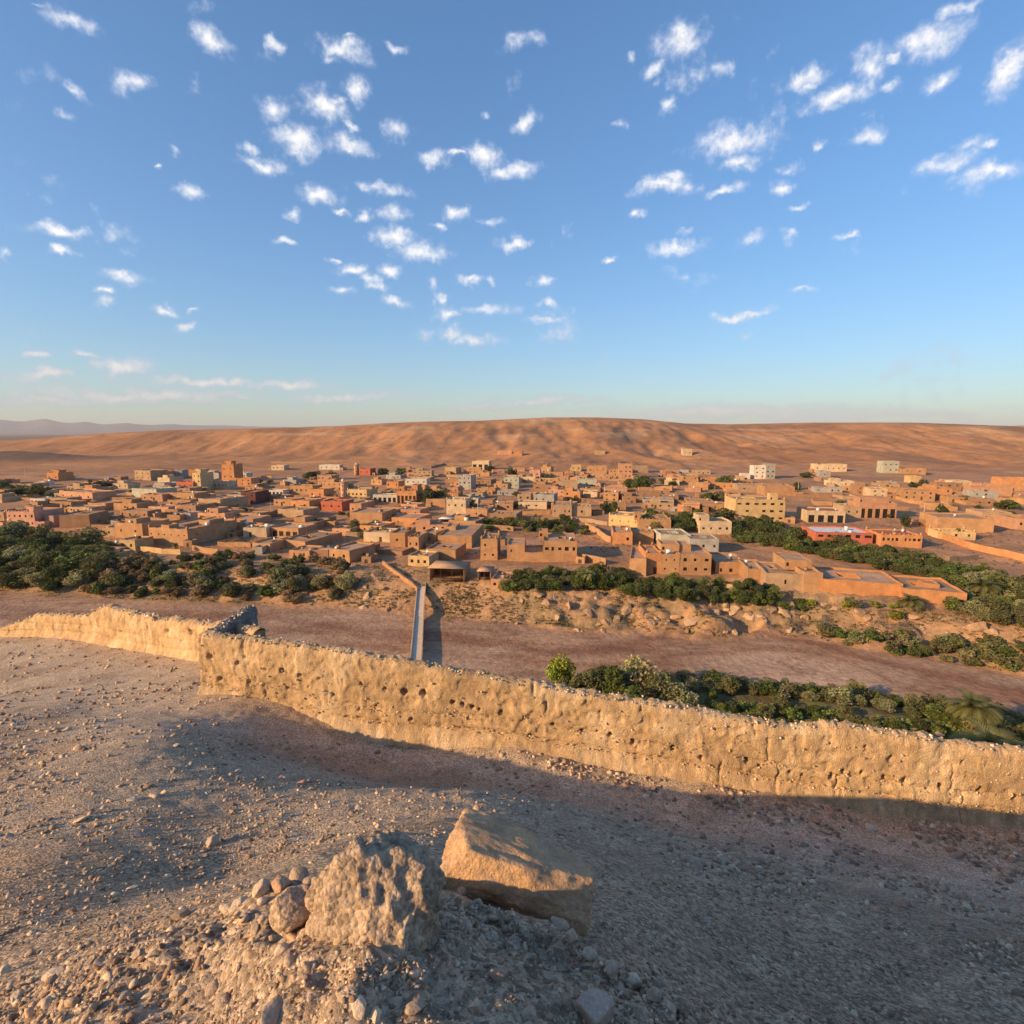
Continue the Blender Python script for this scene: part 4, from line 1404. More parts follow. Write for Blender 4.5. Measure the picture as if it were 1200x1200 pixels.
def house(P, w, d, h, yaw, colr, win=None, wleft=None, wright=None, door=False, merlon=False, upper=None, taper=0.012, label=None, group=None, name='house',
          ww=0.9, wh=1.1, vpos=None, seed=0, roofm=None, arches=0, cat='house', detail=True, wcolor=None):
    """P: front left corner on the ground"""
    a = math.radians(yaw)
    e = Vector((math.cos(a), -math.sin(a), 0)); b = Vector((math.sin(a), math.cos(a), 0))
    org = P + e * (w / 2)
    root = empty(name, org, -a)
    m = earth(colr)
    ops = {}
    rw = random.Random(seed + 900)

    def grid(side, W, rc):
        rows, cols = rc
        lst = []
        fl = h / (rows + 0.25)
        for i in range(rows):
            vc = fl * (i + 0.62) if vpos is None else h * vpos[i]
            for j in range(cols):
                uc = W * (j + 0.5) / cols
                x, y = ww / 2 * rw.uniform(0.75, 1.3), wh / 2 * rw.uniform(0.75, 1.2)
                if rw.random() < 0.1: continue
                uc += rw.uniform(-0.3, 0.3)
                if uc - x < 0.3 or uc + x > W - 0.3 or vc + y > h - 0.35:
                    continue
                lst.append((uc - x, uc + x, vc - y, vc + y))
        return lst
    if win: ops[0] = grid(0, w, win)
    if arches:
        ops[0] = []
        for j in range(arches):
            uc = w * (j + 0.5) / arches
            q = w / arches * 0.32
            ops[0].append((uc - q, uc + q, 0.05, h * 0.62))
    if wright: ops[1] = grid(1, d, wright)
    if wleft: ops[3] = grid(3, d, wleft)
    doors = []
    if door:
        dw, dh = 1.2, min(2.2, h * 0.6)
        u = w * (0.5 if door is True else door)
        dd = (u - dw / 2, u + dw / 2, 0.02, dh)
        ops[0] = [o for o in ops.get(0, []) if o[1] < dd[0] - 0.1 or o[0] > dd[1] + 0.1 or o[2] > dd[3] + 0.1] + [dd]
        doors.append(dd)
    tp = taper
    mb = shell(w, d, h, ops, seed=seed, merlon=merlon, taper=tp)
    me = mb.mesh('wall')
    obj('wall', me, m, root)
    rb = MB()
    t = tp * h + 0.34
    rq = random.Random(seed * 7 + 1)
    zr = h - 0.55
    if roofm is None and w > 7.5 and d > 7.5 and rq.random() < 0.62:
        cx0, cy0 = -w / 2 + w * rq.uniform(0.25, 0.5), d * rq.uniform(0.3, 0.5)
        cx1, cy1 = cx0 + w * rq.uniform(0.2, 0.34), cy0 + d * rq.uniform(0.2, 0.36)
        x0_, x1_ = -w / 2 + t, w / 2 - t
        for (xa, xb, ya, yb_) in ((x0_, x1_, t, cy0), (x0_, x1_, cy1, d - t), (x0_, cx0, cy0, cy1), (cx1, x1_, cy0, cy1)):
            rb.quad((xa, ya, zr), (xb, ya, zr), (xb, yb_, zr), (xa, yb_, zr))
        cb = MB()
        zf_ = zr - 2.7
        cb.quad((cx0, cy0, zf_), (cx1, cy0, zf_), (cx1, cy1, zf_), (cx0, cy1, zf_))
        for (p_, q_) in (((cx0, cy0), (cx1, cy0)), ((cx1, cy0), (cx1, cy1)), ((cx1, cy1), (cx0, cy1)), ((cx0, cy1), (cx0, cy0))):
            cb.quad((*p_, zf_), (*q_, zf_), (*q_, zr + 0.25), (*p_, zr + 0.25))
        obj('courtyard', cb.mesh('courtyard'), m, root)
    else:
        rb.quad((-w / 2 + t, t, zr), (w / 2 - t, t, zr), (w / 2 - t, d - t, zr), (-w / 2 + t, d - t, zr))
    obj('roof', rb.mesh('roof'), roofm or m_roof, root)
    for _k in range(rq.randrange(0, 3)):
        kx, ky, ks = rq.uniform(-w / 2 + 1, w / 2 - 2), rq.uniform(0.8, max(1.0, d - 2)), rq.uniform(0.5, 1.3)
        kb_ = MB(); kb_.box(kx, kx + ks * rq.uniform(.8, 1.6), ky, ky + ks, zr + 0.01, zr + ks * rq.uniform(.5, 1.2) + 0.1, taper=0.03)
        obj('roof_clutter', kb_.mesh('roof_clutter'), rq.choice([m, m_tin, m_door, m]), root)
    for side, lst in ops.items():
        for (u0, u1, v0, v1) in lst:
            W = {0: w, 1: d, 2: w, 3: d}[side]
            u, v = (u0 + u1) / 2, (v0 + v1) / 2
            off = tp * v + 0.26
            if side == 0: loc, sc = (u - w / 2, off, v), (u1 - u0, 0.08, v1 - v0)
            elif side == 1: loc, sc = (w / 2 - off, u, v), (0.08, u1 - u0, v1 - v0)
            else: loc, sc = (-w / 2 + off, d - u, v), (0.08, u1 - u0, v1 - v0)
            isd = (u0, u1, v0, v1) in doors
            o = bpy.data.objects.new('door' if isd else ('arch_dark_fill' if arches else 'window'), DOOR_MESH if isd else WIN_MESH)  # open arches are filled with dark boxes that stand for inner shade
            COL.objects.link(o)
            o.parent = root
            o.location = loc; o.scale = sc
    if rq.random() < 0.5 and P.y < 330 and w > 6:
        o = bpy.data.objects.new('satellite_dish', DISH); COL.objects.link(o); o.parent = root
        o.location = (rq.uniform(-w / 2 + 1.2, w / 2 - 1.2), rq.uniform(1, d - 1), h - 0.55); o.rotation_euler = (0, 0, rq.uniform(-0.6, 0.6)); o.scale = (1.3, 1.3, 1.3)
    for up in (upper or []):
        x0, x1, y0, y1, uh = up[:5]
        um = shell((x1 - x0) * w, (y1 - y0) * d, uh, {0: [(0.4, 1.2, 0.5, 1.6)]} if (x1 - x0) * w > 2.2 and uh > 2.2 else {}, parapet=0.35, th=0.25, seed=seed + 5, buried=0.6)
        o = obj('upper_room', um.mesh('upper_room'), m if len(up) < 6 else earth(up[5]), root, ((x0 + x1 - 1) * w / 2, y0 * d + tp * h + 0.02, h - 0.5))
        ur = MB()
        W2, D2 = (x1 - x0) * w / 2 - 0.24, (y1 - y0) * d
        ur.quad((-W2, 0.24, uh - 0.35), (W2, 0.24, uh - 0.35), (W2, D2 - 0.24, uh - 0.32), (-W2, D2 - 0.24, uh - 0.32))
        obj('roof', ur.mesh('roof'), roofm or m_roof, o)
        if (x1 - x0) * w > 2.2 and uh > 2.2:
            q = bpy.data.objects.new('window', WIN_MESH); COL.objects.link(q); q.parent = o
            q.location = (0.8 - (x1 - x0) * w / 2, 0.25, 1.05); q.scale = (0.8, 0.06, 1.1)
    tag(root, label, cat, group)
    c = org + b * (d / 2)
    HOUSES.append((c.x, c.y, 0.5 * math.hypot(w, d)))
    return root


def place(xL, xR, yb, hpx, yaw):
    """front left corner, width and height of a house from the photo"""
    P = ground(xL, yb)
    a = math.radians(yaw)
    ex, ey = math.cos(a), -math.sin(a)
    k = (xR - PX0) / F
    dp = depth_of(P)
    w = (k * dp - P.x) / (ex - k * ey * cp)
    return P, w, hpx * dp / F


HS = [
    # xL, xR, y of base, height px, yaw, depth m, colour, keywords
    (-14, 6, 616, 16, 8, 14, 'tan', dict(win=(2, 2), label='sand coloured house beside the pink villa above the dark grove')),
    (9, 42, 618, 19, 6, 16, 'pink', dict(win=(2, 5), merlon=2, upper=[(0.74, 1.0, 0, 0.3, 3.0)], label='pink two storey villa with battlements above the dark grove')),
    (40, 53, 619.5, 8.5, 6, 9, 'pink', dict(win=(1, 3), ww=.7, label='low pink annexe built onto the front of the pink villa')),
    (53, 64, 618, 14, 10, 12, 'mauve', dict(win=(2, 1), label='narrow mauve house between the pink villa and a brown block')),
    (70, 106, 619.5, 16, -8, 16, 'brown', dict(win=None, label='plain windowless brown block above the dark grove')),
    (120, 136, 629, 11, 10, 10, 'tan', dict(win=(1, 1), label='small tan house joined to a bigger brown house over the scrubby bank')),
    (135, 168, 630, 18, 14, 14, 'ochre', dict(win=(1, 2), upper=[(.3, .7, .1, .6, 2.2)], label='brown ochre house with a roof room on the scrubby bank')),
    (140, 159, 645, 13, 10, 9, 'yellow', dict(win=(1, 2), label='small bright yellow house with two windows at the foot of the left bank')),
    (175, 221, 636.5, 19, 15, 27, 'ochre', dict(win=(1, 6), vpos=[.6], wh=.5, ww=.6, upper=[(.34, .54, 0, .18, 1.8), (.62, .9, .5, .8, 2)], wright=(1, 3), merlon=True, label='large ochre house with a long shaded side wall on the left bank')),
    (109, 131, 654, 9, 6, 8, 'brown', dict(door=True, roofm=m_tin, label='low brown shed with a white tin roof among the shrubs')),
    (232, 264, 610, 9.5, 12, 15, 'salmon', dict(win=(1, 3), upper=[(.2, .6, .2, .7, 2.4)], label='pale salmon house with a stepped roof behind the large ochre house')),
    (268, 297, 617, 9.5, 12, 14, 'salmon', dict(win=(1, 4), label='long salmon house with four windows beside the stepped salmon house')),
    (233, 259, 597, 13, 18, 20, 'tan', dict(win=(1, 2), ww=.5, wh=.6, label='big plain tan block with one shaded side in the left of the village')),
    (204, 230, 602, 11, 18, 14, 'brown', dict(win=(1, 2), label='brown house with a jagged parapet below the plain tan block')),
    (196, 228, 586, 9, 14, 12, 'ochre', dict(win=(1, 3), label='ochre row house behind the jagged brown house')),
    (283, 300, 591, 15, 10, 14, 'maroon', dict(win=(2, 2), label='dark maroon house standing tall among tan ones')),
    (260, 275, 564, 20, 10, 12, 'orange', dict(win=(2, 2), arches=0, merlon=True, upper=[(.25, .75, .1, .6, 3.2)], label='tall orange kasbah with a rooftop turret at the far left of the village')),
    (207, 227, 573.5, 9, 10, 12, 'red', dict(win=(1, 3), label='bright red orange house beside a tall yellow house')),
    (226, 236, 574, 20, 10, 14, 'yellow', dict(win=(3, 2), upper=[(.3, .9, .1, .6, 3)], label='tall yellow house with a roof room')),
    (237, 244, 573, 10.5, 10, 10, 'teal', dict(win=(1, 1), label='small pale teal house next to the tall yellow house')),
    (250, 268, 573, 9, 12, 10, 'cream', dict(win=(1, 4), label='cream house with a row of windows in front of the orange kasbah')),
    (158, 177, 562.5, 11.5, 20, 16, 'tan', dict(win=(2, 3), label='two storey beige house with a dark shaded side at the far edge')),
    (186, 195, 561, 9, 15, 9, 'orange', dict(win=(1, 1), label='small orange house between a beige house and a grey one')),
    (196, 214, 560, 9, -5, 12, 'grey', dict(win=(1, 2), label='dark grey concrete house at the far left edge of the village')),
    (155, 184, 582, 10, 20, 15, 'sage', dict(win=(1, 2), label='pale grey house with a single dark window and shaded side')),
    (280, 289, 561, 7, 10, 9, 'white', dict(win=(1, 2), label='small white house right of the orange kasbah')),
    (55, 69, 564, 10, 10, 14, 'orange', dict(win=(1, 2), upper=[(.2, .8, .2, .7, 3)], label='orange house with a roof room on the plain far left')),
    (70, 109, 585, 10, 22, 15, 'salmon', dict(win=(1, 4), label='long salmon house with a bluish shaded end on the far left')),
    (46, 53, 569, 5, 10, 8, 'white', dict(label='small white hut below the orange house on the left')),
    (52, 79, 590, 7, 10, 10, 'tan', dict(label='low beige row building left of the village')),
    (36, 53, 590, 6, 10, 10, 'white', dict(arches=4, label='low white arcade with small arches on the far left')),
    (318, 333, 551, 6, 8, 10, 'cream', dict(win=(1, 3), label='cream house alone on the open plain')),
    (374, 398, 550.5, 6, 8, 9, 'white', dict(win=(1, 4), label='white walled building under the hills')),
    (420, 434, 557, 8, 12, 12, 'red', dict(win=(1, 2), label='reddish hall beside the far minaret')),
    (372, 389, 568, 11, 12, 12, 'salmon', dict(win=(2, 4), merlon=2, label='salmon house with small battlements among dark trees')),
    (407, 430, 584, 10.5, 12, 16, 'yellow', dict(win=(1, 5), merlon=2, label='yellow building with battlements right of the pink minaret')),
    (362, 380, 585, 12, 14, 12, 'orange', dict(win=(1, 2), label='bright orange square house left of the pink minaret')),
    (340, 367, 579, 10, 12, 12, 'ochre', dict(win=(1, 5), merlon=2, label='long ochre building with battlements in the left of the village')),
    (310, 332, 580, 6, 8, 9, 'white', dict(arches=5, label='low white portico with dark openings')),
    (340, 363, 597, 11, 14, 13, 'orange', dict(win=(1, 2), label='low orange house above a clump of trees in the village')),
    (376, 401, 598, 11, 14, 13, 'red', dict(win=(1, 3), label='brick red long house below the pink minaret')),
    (410, 424, 602.5, 13, 16, 14, 'salmon', dict(win=(1, 2), label='salmon house with a bright right corner below the yellow building')),
    (410, 448, 612.5, 12.5, 10, 18, 'ochre', dict(win=None, label='broad brown flat topped house beside the dark street')),
    (318, 350, 628.5, 11, 16, 13, 'ochre', dict(arches=4, label='ochre house with square openings in its front wall')),
    (327, 358, 640.5, 9, 22, 22, 'ochre', dict(win=None, label='ochre courtyard house with a long shaded wall on its right')),
    (296, 317, 645.5, 10, 14, 14, 'ochre', dict(win=(1, 2), label='plain ochre house at the top of the brushy bank')),
    (339, 363, 653.5, 9, 12, 10, 'ochre', dict(win=(1, 2), ww=.6, label='low ochre house half hidden by bank shrubs')),
    (386, 410, 657, 15, 26, 14, 'ochre', dict(win=(1, 2), label='ochre corner house at the bank edge left of the bridge')),
    (437, 465, 588.5, 9, 4, 10, 'white', dict(arches=5, label='white arcaded building with five dark arches')),
    (465, 488, 590, 15, 8, 14, 'orange', dict(arches=5, merlon=2, upper=[(.1, .35, .1, .5, 3), (.7, 1, .2, .8, 4)], label='orange building over pale arches right of the white arcade')),
    (453, 467, 572, 8, 10, 12, 'orange', dict(win=(1, 3), label='small orange house above the white arcade')),
    (475, 500, 568.5, 7.5, 6, 12, 'white', dict(win=(1, 4), label='white and grey row building in the middle distance')),
    (523, 546, 603, 18, 8, 14, 'cream', dict(win=(1, 3), merlon=2, vpos=[.62], label='bright cream house with battlements and three windows')),
    (546, 571, 607, 11, 12, 18, 'ochre', dict(win=(1, 1), label='brown house with a flat roof attached to the cream battlemented house')),
    (524, 537, 583, 12, 10, 12, 'salmon', dict(win=(2, 2), label='salmon house left of the tall grey block')),
    (537, 552, 574, 17, 12, 14, 'grey', dict(win=(3, 3), label='tall pale grey block in the centre of the village')),
    (552, 566, 584, 7, 10, 12, 'tan', dict(win=(1, 2), label='low tan house right of the tall grey block')),
    (553, 573, 551, 11, 10, 14, 'cream', dict(arches=3, win=None, label='unfinished concrete frame building with open bays near the hills')),
    (459, 491, 617, 11, 14, 16, 'orange', dict(win=(1, 2), ww=.7, label='orange house with an open roof terrace beside the dark street')),
    (457, 475, 640.5, 16.5, 8, 14, 'ochre', dict(win=(1, 1), label='ochre tower house with a deep shaded slot on its right')),
    (478, 491, 645.5, 17, 10, 12, 'ochre', dict(win=(1, 2), ww=.6, label='ochre tower house right of the shaded slot')),
    (493, 511, 637, 13, 14, 12, 'ochre', dict(win=(1, 1), label='ochre house wedged behind the tower houses')),
    (513, 553, 643, 16, 6, 30, 'ochre', dict(win=None, upper=[(.0, .3, .5, .8, 1.5)], label='big ochre courtyard compound with a sunken terrace')),
    (499, 534, 657, 14.5, 12, 13, 'ochre', dict(win=None, label='plain ochre box house in front of the courtyard compound')),
    (478, 503, 663.5, 13, 14, 9, 'yellow', dict(win=(1, 3), vpos=[.5], label='yellow house with three windows at the head of the bridge')),
    (563, 583, 657, 26, 4, 12, 'ochre', dict(win=(2, 2), ww=.6, wh=.8, merlon=True, label='square ochre kasbah tower with a shadow to its right')),
    (594, 615, 657.5, 20, 3, 13, 'ochre', dict(win=(1, 2), vpos=[.62], wh=.8, ww=.7, label='ochre house with two small windows beside the kasbah tower')),
    (614, 637, 658, 11, 3, 13, 'ochre', dict(win=None, label='low ochre wall house linking two taller kasbah blocks')),
    (636, 676, 659, 25.5, 3, 17, 'ochre', dict(win=(1, 5), vpos=[.64], ww=1.1, wh=1.2, upper=[(-.12, .16, .5, .8, 2.6)], label='ochre kasbah with a row of five dark windows under its parapet')),
    (647, 670, 606, 14.5, 6, 16, 'tan', dict(win=(1, 4), ww=.6, merlon=2, label='tan fortress like house with battlements behind the riverside field')),
    (670, 693, 605, 11.5, 4, 14, 'tan', dict(win=(1, 1), merlon=2, label='tan annexe with ragged battlements right of the fortress like house')),
    (625, 649, 591, 12, 14, 14, 'grey', dict(win=(1, 3), label='grey concrete house with a dark gable side')),
    (590, 608, 572, 13, 8, 12, 'sage', dict(win=(2, 3), label='pale green grey two storey house near the hills')),
    (620, 633, 560, 9, 8, 12, 'pink', dict(win=(1, 2), upper=[(.0, .4, .1, .5, 3)], label='pink house with a roof room near the hills')),
    (676, 699, 571, 9, 4, 12, 'sage', dict(win=(1, 3), label='pale sage house with a dark roof edge near the hills')),
    (606, 622, 587, 8, 8, 12, 'tan', dict(win=(1, 2), label='small tan house left of the grey concrete house')),
    (688, 711, 555, 9, 6, 12, 'ochre', dict(win=(1, 3), label='ochre house on the first rise of the hills')),
    (669, 681, 552, 7, 6, 10, 'yellow', dict(win=(1, 2), label='small yellow house under the hills')),
    (725, 741, 561, 17, 8, 14, 'salmon', dict(win=(3, 3), merlon=True, label='tall salmon house with a shaded side above a big dark tree')),
    (709, 735, 583, 11, 6, 14, 'salmon', dict(win=(1, 3), merlon=True, label='salmon house with corner merlons left of the big dark tree')),
    (713, 750, 616, 13, 26, 14, 'yellow', dict(win=(1, 4), ww=.6, wh=.8, merlon=2, label='long yellow house catching the sun beside the battlemented terrace')),
    (748, 786, 623, 15, 6, 18, 'ochre', dict(win=(1, 2), vpos=[.35], merlon=2, upper=[(-.1, .1, .2, .5, 3)], label='brown ochre house with white trimmed battlements by the dark orchard')),
    (718, 741, 638.5, 15, 8, 18, 'orange', dict(win=(1, 2), label='orange ochre house with an open roof terrace behind the riverside kasbahs')),
    (741, 766, 634, 11, 8, 12, 'ochre', dict(win=None, label='low ochre courtyard wall house right of the orange terrace house')),
    (774, 809, 641.5, 15.5, 2, 14, 'sage', dict(win=None, wleft=(1, 2), label='pale sage green house with a plain front wall')),
    (808, 842, 645, 14, 6, 12, 'grey', dict(win=(1, 3), vpos=[.4], label='blue grey house in shade beside the sage green house')),
    (737, 757, 672.5, 19, 14, 19, 'ochre', dict(win=None, wleft=(1, 2), label='ochre kasbah wing with a pale flat roof above the bank trees')),
    (756, 775, 672.5, 25, 3, 14, 'orange', dict(door=.6, win=None, merlon=True, label='orange kasbah gate block with a tall dark doorway')),
    (774, 796, 673, 24, 3, 14, 'ochre', dict(win=(2, 2), ww=.5, wh=.6, label='ochre kasbah middle block between the gate block and the six window block')),
    (796, 833, 673.5, 25, 4, 16, 'ochre', dict(win=(2, 3), ww=1.0, wh=1.0, upper=[(-.5, .1, .35, .8, 2.6), (.0, .5, .4, .9, 2.2)], merlon=False, label='ochre kasbah block with six dark windows in two rows')),
    (820, 857, 626, 15.5, 3, 13, 'cream', dict(win=(1, 4), vpos=[.45], wleft=(1, 1), upper=[(-.02, .32, .15, .8, 3.0)], label='cream house with a corner tower beside the dark orchard')),
    (838, 875, 672, 14, 6, 15, 'ochre', dict(win=(1, 3), vpos=[.3], label='low ochre house right of the six window kasbah block')),
    (861, 919, 612, 27, 4, 18, 'yellow', dict(win=(3, 6), merlon=True, ww=1.6, wh=1.0, upper=[(.68, .84, 0, .2, 3.5)], label='large yellow hotel of three storeys with corner merlons')),
    (883, 897, 561, 15, 8, 14, 'white', dict(win=(3, 2), ww=1.4, label='white unfinished tall building, sunlit part')),
    (897, 908, 561, 17, 8, 12, 'grey', dict(win=(3, 2), label='grey unfinished tall building joined to the white one')),  # same white building; grey colour stands in for its shaded side
    (869, 879, 561, 6, 8, 9, 'white', dict(label='small white house by the unfinished tall building')),
    (955, 992, 553, 9, 10, 14, 'cream', dict(win=(1, 6), label='long cream building alone on the hill foot')),
    (960, 973, 560, 8, 8, 10, 'grey', dict(win=(1, 1), label='grey shed in front of the long cream building')),
    (896, 931, 581, 11, 6, 16, 'ochre', dict(win=None, label='low ochre walled house above the yellow hotel')),
    (864, 896, 577, 9, 6, 14, 'tan', dict(win=(1, 2), label='tan walled house behind the yellow hotel')),
    (945, 990, 612, 14, 8, 14, 'cream', dict(arches=4, roofm=m_red_roof, label='cream restaurant with open bays beside the yellow hotel')),
    (989, 1009, 606, 13, 8, 14, 'tan', dict(win=(1, 2), label='tan house between the restaurant and a two tier house')),
    (1006, 1050, 607, 18, 8, 14, 'salmon', dict(arches=5, upper=[(.1, .9, .3, .8, 3)], label='two tier salmon guest house with dark openings')),
    (955, 1022, 639, 16, 8, 16, 'red', dict(win=(2, 6), ww=2.2, wh=1.2, roofm=m_tin, label='deep red restaurant with a white metal roof over a dark orchard')),
    (1032, 1080, 640, 14, 9, 14, 'orange', dict(win=(1, 9), vpos=[.6], merlon=2, roofm=m_red_roof, label='orange terrace building with a row of dark windows')),
    (897, 941, 690, 19, 12, 16, 'tan', dict(win=(1, 1), ww=.6, label='pale tan wing built against the two window tower house')),
    (941, 963, 694, 24, 8, 14, 'ochre', dict(win=(1, 2), vpos=[.5], ww=1.3, wh=.7, upper=[(-.6, .9, .5, 1.3, 2.4)], label='ochre tower house with two small windows above the rocky bank')),
    (963, 1057, 694, 16, 16, 16, 'orange', dict(win=None, label='long plain orange earth house running along the rocky bank')),
    (1057, 1132, 704.5, 15.5, 17, 16, 'orange', dict(win=None, door=.72, upper=[(.45, .7, .3, .6, 1.2)], label='long orange house with one dark doorway at the end of the bank row')),
    (876, 900, 686, 20, 10, 14, 'ochre', dict(win=None, label='narrow ochre house between the low house and the pale tan wing')),
    (1098, 1164, 622, 16, 14, 18, 'ochre', dict(win=None, label='large blank ochre building on the right of the village')),
    (1099, 1143, 631, 9, 10, 8, 'yellow', dict(win=(1, 3), merlon=2, label='ruined pale yellow walls in front of the blank ochre building')),
    (1150, 1185, 612, 12, 12, 14, 'tan', dict(win=(1, 3), label='tan house with a stepped front on the right edge')),
    (1186, 1225, 620, 13, 12, 14, 'salmon', dict(win=(1, 2), label='salmon house cut by the right edge behind tan walls')),
    (1034, 1053, 554.5, 14, 8, 12, 'sage', dict(win=(2, 3), ww=1.4, label='pale square unfinished house alone on the hill foot')),
    (1056, 1085, 555, 6, 10, 12, 'ochre', dict(win=(1, 2), label='low ochre house right of the pale unfinished house')),
    (1067, 1079, 566, 8, 8, 10, 'yellow', dict(label='small yellow house beside two bushes on the right slope')),
    (1138, 1186, 579, 9, 14, 12, 'salmon', dict(win=None, label='long low salmon compound on the right slope')),
    (1173, 1230, 571, 11, 14, 14, 'orange', dict(win=None, label='orange walled building high on the right slope')),
    (800, 811, 534, 8, 6, 14, 'cream', dict(win=(1, 2), label='lone cream house high on the desert hill')),
    (697, 709, 533, 5, 6, 9, 'tan', dict(label='small tan hut high on the desert hill')),
    (602, 612, 534, 5, 6, 9, 'orange', dict(label='small orange hut on the hill above the village')),
    (582, 600, 533, 5, 6, 9, 'salmon', dict(label='pair of low salmon walls on the hill above the village')),
]
for k, (xL, xR, yb, hp, yaw, dep, colr, kw) in enumerate(HS):
    P, w, h = place(xL, xR, yb, hp, yaw)
    kw = dict(kw)
    if P.y > 330 and 'ww' not in kw:
        kw['ww'], kw['wh'] = 1.1, 1.2
    house(P, w, dep, h, yaw, colr, seed=k, **kw)

# minarets
def minaret(xc, yb, hpx, wpx, colr, label):
    P = ground(xc, yb)
    s = depth_of(P) / F
    w, h = wpx * s, hpx * s
    root = empty('minaret', P, -0.1)
    m = earth(colr)
    b = MB(); b.box(-w / 2, w / 2, -w / 2, w / 2, -1, h * 0.78, taper=w * 0.03)
    b.box(-w * 0.56, w * 0.56, -w * 0.56, w * 0.56, h * 0.78, h * 0.81)
    obj('shaft', b.mesh('shaft'), m, root)
    b = MB()
    for sx in (-1, 1):
        for sy in (-1, 1):
            b.box(sx * w * 0.45 - w * 0.1, sx * w * 0.45 + w * 0.1, sy * w * 0.45 - w * 0.1, sy * w * 0.45 + w * 0.1, h * 0.81, h * 0.87, taper=0.05)
    obj('merlon', b.mesh('merlon'), m, root)
    b = MB(); b.box(-w * 0.28, w * 0.28, -w * 0.28, w * 0.28, h * 0.81, h * 0.95, taper=w * 0.03)
    b.tube((0, 0, h * 0.95), (0, 0, h), w * 0.1, w * 0.02, 6)
    obj('lantern', b.mesh('lantern'), earth('white'), root)
    for z in (0.3, 0.5, 0.68):
        q = bpy.data.objects.new('window', WIN_MESH); COL.objects.link(q); q.parent = root
        q.location = (0, -w / 2 + 0.0, h * z); q.scale = (w * 0.22, 0.12, h * 0.05)
    tag(root, label, 'minaret')
    HOUSES.append((P.x, P.y, w))


minaret(403, 588, 28, 5, 'pink', 'tall pink minaret with a white top in the middle of the village')
minaret(418, 557, 15, 4.5, 'salmon', 'shorter salmon minaret at the far edge of the village')

# the rest of the village: low flat-roofed houses packed between the ones above
r = random.Random(21)
COLS = ['ochre', 'ochre', 'tan', 'ochre', 'brown', 'ochre', 'salmon', 'tan', 'brown', 'orange', 'grey', 'ochre', 'cream', 'brown', 'ochre']
n_fill = 0
for _ in range(6000):
    if n_fill >= 170:
        break
    x = r.uniform(-20, 1215)
    top = np.interp(x, [0, 150, 300, 600, 800, 1000, 1200], [566, 556, 552, 551, 554, 562, 572])
    bot = np.interp(x, [0, 100, 130, 300, 430, 440, 560, 600, 700, 860, 900, 1000, 1200], [600, 606, 622, 642, 640, 630, 618, 596, 600, 600, 584, 584, 598])
    y = r.uniform(top, bot)
    if x > 860 and r.random() < 0.72: continue
    if x < 120 and r.random() < 0.5: continue
    if 290 < x < 420 and y < 566 and r.random() < 0.8: continue
    if 446 < x < 458 and y > 590: continue             # the street
    P = ground(x, y)
    w, d = r.uniform(9, 18), r.uniform(8, 15)
    far = P.y > 330
    h = r.choice([3.2, 3.5, 3.8, 4.2, 6.2 if far else 4.0])
    if any((P.x + w / 2 - hx) ** 2 + (P.y + d / 2 - hy) ** 2 < (0.82 * (hr + 0.5 * math.hypot(w, d))) ** 2 for hx, hy, hr in HOUSES):
        continue
    c = r.choice(COLS)
    rows = 2 if h > 6 else 1
    zone = 'on open ground below the hills' if y < 570 else ('packed along the village lanes' if x < 600 else 'in the looser hotel quarter')
    st = 'tall' if rows == 2 else 'low'
    up = [(.1, .5, .3, .8, 2.2)] if r.random() < 0.3 else None
    house(P, w, d, h, r.uniform(2, 22), c, win=(rows, max(1, int(w / 4))) if r.random() < 0.75 else None, door=r.choice([False, .3, .6]), upper=up, seed=500 + n_fill,
          ww=1.0, wh=1.1, label='%s flat roofed %s house%s %s' % (st, {'ochre': 'ochre', 'tan': 'tan', 'brown': 'brown'}.get(c, c), ' with a roof room' if up else '', zone),
          group='flat roofed village houses')
    n_fill += 1
print('filled', n_fill)


SMALL = []
r = random.Random(63)
base_houses = list(HOUSES)
for _ in range(5000):
    if len(SMALL) >= 170: break
    hx, hy, hr = r.choice(base_houses)
    if hy > 620: continue
    a_ = r.uniform(0, 6.28)
    w, d, h = r.uniform(3, 7), r.uniform(3, 6.5), r.uniform(2.2, 3.3)
    X_, Y_ = hx + math.cos(a_) * hr * 1.02, hy + math.sin(a_) * hr * 1.02
    rad = 0.5 * math.hypot(w, d)
    if any((X_ - q[0]) ** 2 + (Y_ - q[1]) ** 2 < (0.72 * (q[2] + rad)) ** 2 for q in base_houses if q[0] != hx) or any((X_ - q[0]) ** 2 + (Y_ - q[1]) ** 2 < (q[2] + rad) ** 2 for q in SMALL):
        continue
    if Y_ - bank_y(X_) < 26 or (X_ > 60 and Y_ < 190): continue
    z_ = float(zfast(X_, Y_))
    px_, py_ = to_px((X_, Y_, z_))
    if px_ < -10 or px_ > 1210 or 446 < px_ < 460: continue
    c_ = r.choice(['ochre', 'brown', 'tan', 'ochre', 'brown', 'salmon', 'grey'])
    house(Vector((X_ - w / 2, Y_ - d / 2, z_)), w, d, h, r.uniform(2, 22), c_, door=.5 if r.random() < .6 else False, seed=1500 + len(SMALL), name='outbuilding', cat='outbuilding',
          label='small %s mud outbuilding beside a bigger village house' % c_, group='outbuildings in the village', roofm=r.choice([m_roof, m_roof, m_roof, m_tin]))
    SMALL.append((X_, Y_, rad))
print('outbuildings', len(SMALL))

